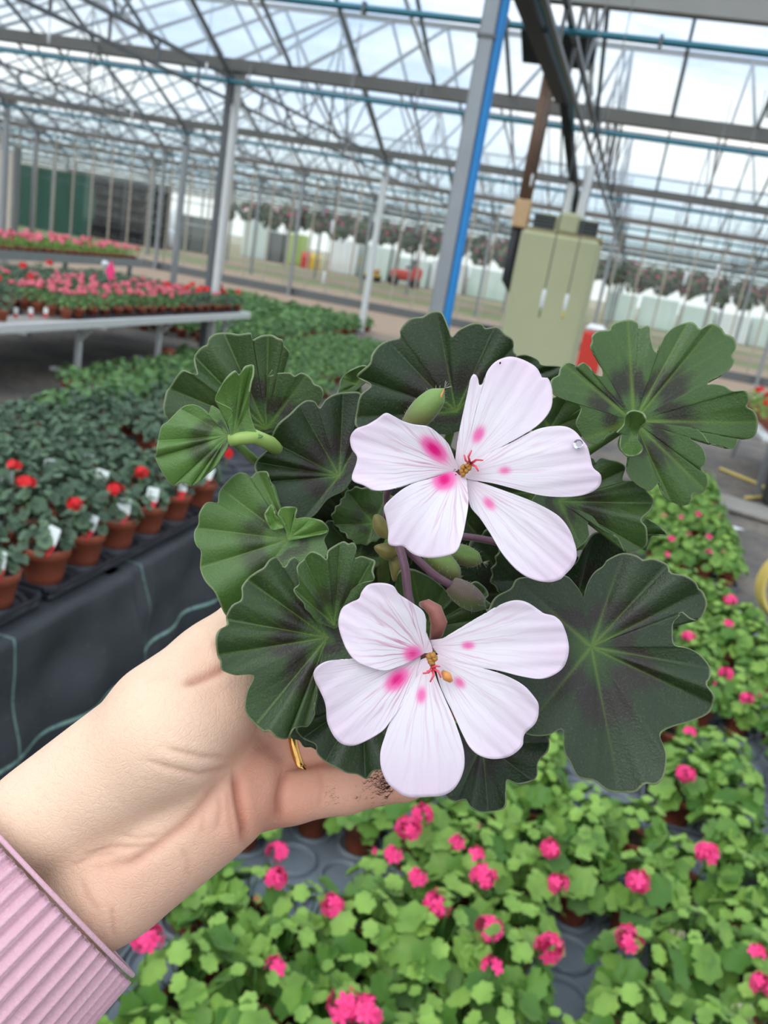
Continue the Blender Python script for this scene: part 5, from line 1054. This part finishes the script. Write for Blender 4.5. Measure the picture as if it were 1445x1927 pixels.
for i, j, u, v in bt:
    tag(link('black_tray', TRB, None, G(u, v, BT + .003), ROTZ), 'black plant tray on the draped bench, %s in from its edge, %s along' % (ORD[i], ORD[jl2.index(j)]), 'tray', 'black trays on the draped bench')
    for a in range(4):
        for b in range(5):
            if (rnd.random() < .05 and (i or a)) or (i == 1 and a == 3): continue
            pu, pv = u + (1.5 - a) * .178, v + (b - 2) * .18
            if shown(pu, pv, BT + .05, .15, 120, 80): sp.append((i * 4 + a, j * 5 + b, pu, pv))
reds = [(266, 885), (50, 915), (132, 948), (470, 853), (213, 928), (27, 870), (310, 765)]; rh = {}
for wx, wy in reds:
    k = min(range(len(sp)), key=lambda q: math.hypot(pix(G(sp[q][2], sp[q][3], BT + .22))[0] - wx, pix(G(sp[q][2], sp[q][3], BT + .22))[1] - wy)); rh[k] = (wx, wy)
spc = {}
bmin = min(q[1] for q in sp); GRAN = MB(); GRAN.lathe([(.062, .088), (.03, .096), (0, .098)], 20); GRAN = GRAN.mesh('granules', M['granules'])
sprout = foliage(77, .035, .05, 12, .015, M['fol_dark'], .09)
for k, (a, b, pu, pv) in enumerate(sp):
    hd = []; rz = rnd.random() * 6.28; bald = False; ws = []
    if k in rh:
        u2, v2 = onz(*rh[k], BT + .235); dx, dy = u2 - pu, v2 - pv; dd = math.hypot(dx, dy); dx, dy = (dx, dy) if dd < .09 else (dx * .09 / dd, dy * .09 / dd); c_, s_ = math.cos(-rz + ROTZ), math.sin(-rz + ROTZ); hd = [(HS[k % 2], dx * c_ - dy * s_, dx * s_ + dy * c_, .215, 0)]
    x, y, t = pix(G(pu, pv, BT + .1)); bald = math.hypot(x - 205, y - 1035) < 26
    tg = []
    if a == 0 or (a < 4 and rnd.random() < .3):
        c_, s_ = math.cos(-rz + ROTZ), math.sin(-rz + ROTZ); lx, ly = (rnd.uniform(.035, .055), -.045) if a == 0 else (rnd.uniform(-.05, .05), -.05); tg = [(TAGW, lx * c_ - ly * s_, lx * s_ + ly * c_, .125 if a == 0 else .13, ROTZ + rnd.uniform(-.5, .3) + .25)]
    kind = 'scarlet flowered' if hd else ('nearly bare, granule topped' if bald else 'dark leaved')
    o = potted('bench_geranium', 'pot13', sprout if bald else (FDS if a == 0 else FD)[rnd.randrange(5)], G(pu, pv, BT + .02), rz, rnd.uniform(.92, 1.06) * (1 if a < 4 else .9 if a < 6 else .78), hd, tg, '%s geranium%s on the draped bench, %s pot in, %s along' % (kind, ' with white tag' if tg else '', ORD[a], ORD[b - bmin]), 'plant', 'geraniums on the draped bench')
    if bald: link('granules', GRAN, o)
# ---------------------------------------------------------------- simple pot plants for the far benches and beds: pot and leaves in one mesh
def farplant(seed, fmat, heads=None, hm=None, R=.07, Hh=.10, n=22, lr=.021, pr=.05, ph=.08, nh=0, hr=.03, cap=None):
    rs = random.Random(seed); mb = MB(); mb.lathe([(0, 0), (pr * .7, 0), (pr * .92, ph * .72), (pr, ph * .74), (pr, ph), (pr * .9, ph), (pr * .9, ph * .85), (0, ph * .85)], 12, 0)
    mb.a = [(0, 0, 0, 1)] * len(mb.v)
    for i in range(n):
        f = (i + .5) / n; phi = i * 2.4; el = PI / 2 - math.acos(max(0, 1 - f)); rr = R * math.cos(el) * rs.uniform(.8, 1.1); c = Vector((rr * math.cos(phi), rr * math.sin(phi), ph * .9 + Hh * (.1 + .9 * math.sin(el)) * rs.uniform(.85, 1.1)))
        leafdisc(mb, c, Vector((c.x * 9, c.y * 9, .7)) + Vector((rs.uniform(-.4, .4), rs.uniform(-.4, .4), 0)), lr * rs.uniform(.7, 1.15), rs, 1, 5, 8, .2, rs.random())
    for i in range(nh):
        a = rs.random() * 6.28; q = R * rs.uniform(.0, .85); c = Vector((q * math.cos(a), q * math.sin(a), ph + Hh * rs.uniform(.95, 1.25)))
        for _ in range(7):
            d = Vector((rs.gauss(0, 1), rs.gauss(0, 1), rs.gauss(.6, .7))).normalized(); floret(mb, c + d * hr * .6, d, hr * .6, rs)
            for z in range(30): mb.mi[-1 - z % 5] = 2
    while len(mb.a) < len(mb.v): mb.a.append((0, .4, 0, 1))
    me = mb.mesh('pot_plant', [M['terracotta'], fmat, hm or M['coral']], 'fd')
    if not cap: return me
    out = []
    for mi, nm in ((0, 'pot'), (1, 'foliage'), (2, 'blooms')):
        q = MB(); idx = sorted({i for f, m_ in zip(mb.f, mb.mi) if m_ == mi for i in f}); mp = {i: k for k, i in enumerate(idx)}
        if not idx: continue
        q.add([mb.v[i] for i in idx], [tuple(mp[i] for i in f) for f, m_ in zip(mb.f, mb.mi) if m_ == mi], 0, True, [mb.a[i] for i in idx]); out.append((nm, q.mesh(nm, [M['terracotta'], fmat, hm or M['coral']][mi], 'fd')))
    return tuple(out)
def bed(name, meshes, us, vs, z, jit, labelf, grp, keep=lambda u, v, i, j: True, pick=None, r=.2, sc=(.9, 1.12)):
    out = []
    for j, v in enumerate(vs):
        for i, u in enumerate(us):
            u2, v2 = u + rnd.uniform(-jit, jit), v + rnd.uniform(-jit, jit)
            if not keep(u2, v2, i, j) or not shown(u2, v2, z + .05, r, 15): continue
            me_ = pick(u2, v2, i, j) if pick else meshes[rnd.randrange(len(meshes))]
            if isinstance(me_, tuple):
                o = thing(name, labelf(i, j, me_), 'plant', G(u2, v2, z), rnd.random() * 6.28, grp)
                for nm, q in me_: link(nm, q, o)
            else: o = tag(link(name, me_, None, G(u2, v2, z), rnd.random() * 6.28), labelf(i, j, me_), 'plant', grp)
            o.scale = (rnd.uniform(*sc),) * 3; out.append(o)
    return out
fr = lambda a, b, st: [a + st * k for k in range(int(round((b - a) / st)) + 1)]
# white framed bench: dark plants, coral flowered plants in front, a few scarlet
WB_U0, WB_U1, WB_V0, WB_V1, WB_Z = -6.5, -4.45, 4.6, 10.1, .55
wb = thing('plant_bench', 'long white framed bench crowded with coral pink flowering pots', 'bench', G(0, 0), ROTZ)
m = MB(); m.box((WB_U0 + WB_U1) / 2, (WB_V0 + WB_V1) / 2, WB_Z - .03, WB_U1 - WB_U0, WB_V1 - WB_V0, .02); link('bench_top', m.mesh('bench_top', M['board']), wb)
m = MB()
for u in (WB_U0, WB_U1): m.box(u, (WB_V0 + WB_V1) / 2, WB_Z - .035, .04, WB_V1 - WB_V0, .075, 0, .006)
for v in (WB_V0, WB_V1): m.box((WB_U0 + WB_U1) / 2, v, WB_Z - .035, WB_U1 - WB_U0, .04, .075, 0, .006)
link('frame', m.mesh('frame', M['white_metal']), wb)
for v in (5.3, 6.93, 8.35, 9.9):
    for u in (WB_U1 - .22, WB_U0 + .2):
        m = MB(); m.bar((u, v, 0), (u, v, WB_Z - .06), .045); m.bar((u + .16, v, WB_Z - .07), (u, v, WB_Z - .24), .05, .02); m.box(u - .11, v, .02, .3, .07, .035); link('leg', m.mesh('leg', M['white_metal']), wb)
TRW = traymesh(5, 8, .125, .2, M['tray_black']); k = 0
for j in range(3):
    for i in range(3):
        u, v = WB_U1 - .36 - .65 * i, WB_V1 - .95 - 1.62 * j
        if i == 0 and j == 2: u -= .35; v -= .3
        tag(link('black_tray', TRW, None, G(u, v, WB_Z - .018), ROTZ), 'black tray on the white framed bench, %s in and %s from the white post' % (ORD[i], ORD[j]), 'tray', 'black trays on the white bench')
WD = [farplant(100 + i, M['fol_dark'], n=26, R=.085, Hh=.12, cap=1) for i in range(3)]; WC = [farplant(110 + i, M['fol_mid'], hm=M['coral'], nh=4, hr=.024, R=.07, Hh=.11, cap=1) for i in range(3)]; WR = [farplant(120, M['fol_dark'], hm=M['scarlet'], nh=1, hr=.045, R=.08, Hh=.12, cap=1)]
kind = lambda me_: 'coral pink' if me_ in WC else ('scarlet' if me_ in WR else 'green')
def pickw(u, v, i, j):
    if i < 5 and 6.5 < v < 8.6: return WC[rnd.randrange(3)]
    if i < 9 and 7.0 < v < 9.4 and rnd.random() < .45: return WC[rnd.randrange(3)]
    if (i < 4 and v > 8.8 and rnd.random() < .5) or rnd.random() < .04: return WR[0]
    return WD[rnd.randrange(3)]
bed('bench_plant', None, [WB_U1 - .11 - .135 * k for k in range(15)], fr(4.75, 9.98, .2), WB_Z + .0, .012, lambda i, j, me_: '%s pot plant on the white framed bench, %s from its edge, %s along' % (kind(me_), ORD[i], ORD[j]), 'pot plants on the white framed bench',
    lambda u, v, i, j: not (i < 4 and 5.9 < v < 6.35), pickw)
for k, (px, py) in enumerate(((35, 577), (63, 577), (91, 577), (378, 560), (404, 557), (428, 556))):
    u, v = onz(px, py, WB_Z + .11); u = min(u, WB_U1 - .06); v = min(v, WB_V1 - .1); tag(link('plant_label', TAGW, None, G(u, v - .03, WB_Z + .052), ROTZ), 'small white plant label at the front of the white framed bench, %s along' % ORD[k], 'label', 'white labels on the white bench')
u, v = onz(208, 517, WB_Z + .33); m = MB(); m.add([(0, -.012, 0), (-.06, 0, .09), (0, 0, .2), (.05, 0, .1), (0, .012, 0)], [(0, 1, 2, 3), (4, 3, 2, 1)]); m.tube([(0, 0, -.3), (0, 0, .02)], .004, 6); tag(link('pink_flag_label', m.mesh('pink_flag_label', M['hot_pink']), None, G(u, v, WB_Z + .27), ROTZ), 'pink pointed flag label standing among the coral flowers', 'label')
u, v = onz(198, 498, WB_Z + .3); m = MB(); m.lathe([(0, -.04), (.035, -.02), (.045, .01), (.03, .04), (0, .045)], 12); m.tube([(0, 0, -.3), (0, 0, -.03)], .003, 6); tag(link('white_tag', m.mesh('white_tag', M['white_plastic']), None, G(u, v, WB_Z + .3)), 'round white marker standing behind the pink flag label', 'marker')
# back bench
bb = thing('plant_bench', 'grey bench at the back left carrying pink flowering pots', 'bench', G(0, 0), ROTZ)
m = MB(); m.box(-9.7, 13.1, .56, 1.2, 4.6, .03); link('bench_top', m.mesh('bench_top', M['galv']), bb); m = MB(); m.box(-9.1, 13.1, .54, .04, 4.6, .14); m.box(-9.7, 15.4, .54, 1.2, .04, .14); link('frame', m.mesh('frame', M['galv']), bb)
for v in (11.2, 13.2, 15.2): m = MB(); m.bar((-9.25, v, 0), (-9.25, v, .5), .06); link('leg', m.mesh('leg', M['galv']), bb)
BBM = [farplant(130 + i, M['fol_bright'], hm=M['coral'], nh=i % 3, hr=.05, R=.1, Hh=.13, pr=.065) for i in range(5)]
bed('back_bench_plant', BBM, [-9.2 - .2 * k for k in range(6)], fr(11.0, 15.2, .2), .575, .01, lambda i, j, me_: 'pot plant with coral pink blooms on the back bench, %s row, %s along' % (ORD[i], ORD[j]), 'pot plants on the back bench')
# green seedling beds on the floor
SB = [farplant(140 + i, M['fol_mid'], n=18, R=.13, Hh=.2, lr=.05, pr=.07, ph=.1) for i in range(4)]
bed('seedling_pot', SB, [-4.8 - .27 * k for k in range(12)], fr(10.6, 16.6, .3), .0, .02, lambda i, j, me_: 'upright green leafy pot in the floor bed past the white bench, %s row, %s along' % (ORD[i], ORD[j]), 'green leafy pots past the white bench')
SB2 = [farplant(150 + i, M['fol_mid'], n=24, R=.12, Hh=.13, lr=.034, pr=.065, ph=.1) for i in range(3)] + [farplant(155, M['fol_mid'], hm=M['yellow_petal'], nh=3, hr=.05, R=.12, Hh=.13, lr=.034, pr=.065, ph=.1)]
def pick2(u, v, i, j): return SB2[3] if (v > 11.5 and u > -2.9) else SB2[rnd.randrange(3)]
bed('bedding_pot', None, [-2.1 - .24 * k for k in range(10)], fr(6.2, 13.2, .26), .0, .02, lambda i, j, me_: '%s pot in the middle floor bed, %s row, %s along' % ('yellow flowered' if me_ is SB2[3] else 'low green', ORD[i], ORD[j]), 'low green pots in the middle bed', None or (lambda u, v, i, j: True), pick2)
u, v = onz(565, 530, 0); 
# big old plants behind the draped bench on the floor: taller bushy pots at its far end
TB_ = [farplant(160 + i, M['fol_mid'], n=34, R=.09, Hh=.12, lr=.03, pr=.07, ph=.1) for i in range(2)]
for k, (px, py) in enumerate(((95, 800), (150, 790), (200, 778), (245, 765), (290, 752), (345, 665))):
    u, v = onz(px, py + 20, BT if k < 5 else 0); tag(link('bushy_pot', TB_[k % 2], None, G(u, v, (BT + .002) if k < 5 else .001), k * 1.3), 'taller bushy green pot at the far end of the draped bench, %s along' % ORD[k], 'plant', 'bushy pots behind the draped bench')
u, v = onz(315, 684, 0); m = MB(); m.lathe([(0, 0), (.05, 0), (.066, .1), (.072, .1), (.075, .14), (.06, .15), (.04, .17), (0, .18)], 18); tag(link('upturned_pot', m.mesh('upturned_pot', M['terracotta']), None, G(u, v, 0)), 'lone terracotta pot on the floor by the white bench legs', 'pot')
# right side: bench with pots, board, black box, hose
rb = thing('plant_bench', 'white topped bench at the right edge carrying red flowered pots', 'bench', G(1.38 + .8, 9.3), ROTZ)
m = MB(); m.box(0, 0, .53, 1.6, 2.2, .05, 0, .01); link('bench_top', m.mesh('bench_top', M['white_metal']), rb)
for x in (-.7, .7):
    for y in (-1.0, 1.0): m = MB(); m.bar((x, y, 0), (x, y, .52), .045); link('leg', m.mesh('leg', M['galv']), rb)
RBM = [farplant(170 + i, M['fol_bright'], hm=M['scarlet'], nh=i % 2, hr=.04, R=.1, Hh=.13, pr=.065, ph=.1, cap=1) for i in range(4)]
bed('right_bench_plant', RBM, [1.5 + .19 * k for k in range(7)], fr(8.35, 10.3, .2), .556, .01, lambda i, j, me_: '%s pot plant on the bench at the right edge, %s row, %s along' % ('red flowered' if me_ in (RBM[1], RBM[3]) else 'green', ORD[i], ORD[j]), 'pot plants on the right bench')
m = MB(); m.box(0, 0, .03, .62, .5, .03, 0, .004); o = tag(link('flat_board', m.mesh('flat_board', M['board']), None, G(1.25, 7.55), ROTZ - .35), 'worn grey board lying on the floor at the right', 'board')
m = MB(); [m.box(x, 0, .008, .06, .44, .015) for x in (-.25, 0, .25)]; link('batten', m.mesh('batten', M['black']), o)
m = MB(); m.box(0, 0, .2, .5, .5, .4, 0, .02); o = tag(link('black_bin', m.mesh('black_bin', M['black']), None, G(1.75, 7.9), ROTZ), 'black square bin at the right edge past the grey board', 'bin'); m = MB(); m.box(0, 0, .41, .53, .53, .03, 0, .01); link('lid', m.mesh('lid', M['tray_black']), o)
cu, cv, cz = atpix(1508, 1112, 4.2); m = MB()
for k in range(4):
    m.tube([(.17 * (1 + .04 * k) * math.cos(a), .02 * k + .01 * math.sin(2 * a), .185 * (1 + .03 * k) * math.sin(a)) for a in [2 * PI * q / 48 for q in range(48)]], .011, 8, closed=True)
tag(link('hose_coil', m.mesh('hose_coil', M['hose_yellow']), None, G(cu, cv, cz), ROTZ), 'cream yellow hose coil hanging at the right edge', 'hose')
m = MB(); m.bar((.0, .05, -cz), (.0, .05, .22), .04); m.bar((0, .06, .19), (0, -.02, .19), .03); m.box(0, .05, -cz + .01, .3, .3, .02); tag(link('hose_stand', m.mesh('hose_stand', M['galv']), None, G(cu, cv, cz), ROTZ), 'thin metal stand holding the yellow hose coil', 'stand')
m = MB(); m.tube([G(1.35 + .3 * math.sin(q * .5), 8.0 + .18 * q, .02) for q in range(8)], .016, 8); tag(link('floor_hose', m.mesh('floor_hose', M['hose_yellow'])), 'pale hose lying under the bench at the right', 'hose')
m = MB(); m.tube([G(.5, 4.18, .03), G(.95, 4.2, .03), G(1.0, 4.22, .03)], .028, 12); tag(link('black_pipe', m.mesh('black_pipe', M['tray_black'])), 'black floor pipe between the geranium trays at the right', 'pipe')
for k, (px, py) in enumerate(((1378, 1000), (1410, 1160), (1432, 1350))):
    u, v = onz(px, py, 0); m = MB(); rs = random.Random(k); m.add([(rs.uniform(-.05, .05) + .05 * math.cos(a), .035 * math.sin(a), .012 + rs.uniform(0, .025)) for a in [2 * PI * q / 7 for q in range(7)]] + [(0, 0, .045)], [(q, (q + 1) % 7, 7) for q in range(7)]); tag(link('paper_scrap', m.mesh('paper_scrap', M['white_plastic']), None, G(u, v, 0)), ['crumpled white scrap on the brown floor past the far trays', 'white scrap on the floor by the hose coil', 'white scrap at the right edge below the hose coil'][k], 'scrap')
u, v, _ = atpix(1112, 660, 13.5); m = MB(); m.box(0, 0, .45, .34, .4, .9, 0, .03); o = tag(link('red_bin', m.mesh('red_bin', M['red']), None, G(u, v), ROTZ), 'red bin standing just right of the olive heater', 'bin'); m = MB(); m.box(0, 0, .95, .3, .34, .12, 0, .05); link('bag', m.mesh('bag', M['white_plastic']), o)
u, v, _ = atpix(933, 612, 15); m = MB(); m.box(0, 0, .3, .42, .4, .6, 0, .03); o = tag(link('black_tub', m.mesh('black_tub', M['black']), None, G(u, v), ROTZ), 'black tub on the floor left of the heater', 'tub'); m = MB(); m.box(0, 0, .61, .46, .44, .03, 0, .01); link('rim', m.mesh('rim', M['tray_black']), o)
# hanging baskets far down the house
def basket(seed):
    rs = random.Random(seed); mb = MB(); mb.lathe([(0, 0), (.12, .02), (.2, .2), (.22, .2), (.2, .18), (0, .16)], 12, 0); mb.a = [(0, 0, 0, 1)] * len(mb.v)
    for i in range(90):
        d = Vector((rs.gauss(0, 1), rs.gauss(0, 1), rs.gauss(.1, .8))).normalized(); leafdisc(mb, Vector((d.x * .46, d.y * .46, .22 + d.z * .42)) * 1 * rs.uniform(.7, 1.0), d + Vector((0, 0, .5)), rs.uniform(.08, .14), rs, 1, 5, 7, .2, rs.random())
    for i in range(8):
        d = Vector((rs.gauss(0, 1), rs.gauss(0, 1), rs.gauss(.3, .9))).normalized(); c = Vector((d.x * .45, d.y * .45, .22 + d.z * .36)); q = len(mb.mi); floret(mb, c, d, .07, rs)
        for z in range(q, len(mb.mi)): mb.mi[z] = 2
    mb.bar((0, 0, .2), (0, 0, 1.0), .015)
    while len(mb.a) < len(mb.v): mb.a.append((0, .4, 0, 1))
    return mb.mesh('hanging_basket', [M['black'], M['fol_basket'], M['magenta']], 'fd')
BK = [basket(i) for i in range(3)]; n = 0
for r_ in range(3):
    tt = (34, 37, 41)[r_]
    for k in range(40):
        p0 = atpix(330 + 30 * k + 9 * r_, 0, tt); u = p0[0]; v = (33, 36, 40)[r_]; z = (1.85, 2.05, 2.3)[r_]; x, y, t = pix(G(u, v, z))
        u = -16 + .94 * k + .31 * r_; x, y, t = pix(G(u, v, z))
        if not (330 < x < 1480): continue
        o = tag(link('hanging_basket', BK[n % 3], None, G(u, v, z + .06 * math.sin(k * 2.1)), n * 1.1), 'dark hanging basket in the %s far row above the pale cabinets' % ('nearest', 'middle', 'hindmost')[r_], 'hanging basket', 'far hanging baskets row %d' % r_); n += 1
    m = MB(); m.bar((-18, (33, 36, 40)[r_], (2.85, 3.05, 3.3)[r_]), (16, (33, 36, 40)[r_], (2.85, 3.05, 3.3)[r_]), .05); tag(gobj('basket_rail', m, M['truss']), 'steel rail carrying the %s row of hanging baskets' % ('nearest', 'middle', 'hindmost')[r_], 'rail')
cam = bpy.data.cameras.new('camera'); co_ = bpy.data.objects.new('camera', cam); C.objects.link(co_)
co_.matrix_world = Matrix(((RC.x, UC.x, -F.x, 0), (RC.y, UC.y, -F.y, 0), (RC.z, UC.z, -F.z, EYE), (0, 0, 0, 1)))
cam.sensor_fit = 'HORIZONTAL'; cam.sensor_width = 36; cam.lens = FPX / 1445 * 36; cam.clip_start = .02; cam.clip_end = 400
cam.dof.use_dof = True; cam.dof.focus_distance = .235; cam.dof.aperture_fstop = 30.0
sc = bpy.context.scene; sc.camera = co_
# ---------------------------------------------------------------- daylight: a bright broken overcast with a soft sun high behind the viewer
w = bpy.data.worlds.new('sky'); bpy.context.scene.world = w; w.use_nodes = True; nt = w.node_tree; nt.nodes.clear()
class WT(NT):
    def __init__(s): s.t = nt
t = WT(); co = t.coord('Generated'); sp = t.n('ShaderNodeSeparateXYZ'); t.t.links.new(co, sp.inputs[0])
mp = t.n('ShaderNodeMapping'); t.t.links.new(co, mp.inputs[0]); mp.inputs['Scale'].default_value = (1, 1, 3.0)
n = t.noise(3.2, mp.outputs[0], 5, .55, .4)
col = t.mix(t.step(n.outputs[0], .40, .60), (.44, .59, .84, 1), (.985, .965, .94, 1))
hz = t.step(sp.outputs[2], -.02, .22, .95, 0); col = t.mix(hz, col, (.90, .94, .92, 1))
bri = t.math('ADD', t.math('ADD', t.math('ADD', 1.38, t.math('MULTIPLY', t.math('MULTIPLY', t.step(sp.outputs[2], .04, .12), t.step(sp.outputs[2], .5, .32)), .4)), t.step(sp.outputs[2], .42, .85, 0, .6)), t.math('MULTIPLY', t.step(sp.outputs[1], .1, -.5), t.step(sp.outputs[2], .0, .4, 0, .5)))
bg = nt.nodes.new('ShaderNodeBackground'); t.t.links.new(col, bg.inputs[0]); t.t.links.new(bri, bg.inputs[1])
o = nt.nodes.new('ShaderNodeOutputWorld'); nt.links.new(bg.outputs[0], o.inputs[0])
sun = bpy.data.lights.new('sun', 'SUN'); sun.energy = 1.35; sun.angle = math.radians(35); sun.color = (1, .95, .88)
so = bpy.data.objects.new('sun', sun); C.objects.link(so); so.rotation_euler = Vector((-.42, -.62, .75)).to_track_quat('Z', 'Y').to_euler(); so.location = (-3, -5, 8)
sc.view_settings.view_transform = 'Standard'; sc.view_settings.look = 'None'; sc.view_settings.gamma = 1; sc.view_settings.exposure = -.08; sc.view_settings.use_curve_mapping = False
cy = sc.cycles; cy.max_bounces = 5; cy.diffuse_bounces = 2; cy.use_adaptive_sampling = True; cy.adaptive_threshold = .04; cy.adaptive_min_samples = 16; cy.glossy_bounces = 3; cy.transmission_bounces = 4; cy.transparent_max_bounces = 28; cy.use_denoising = True; cy.caustics_reflective = False; cy.caustics_refractive = False
cy.sample_clamp_indirect = 6
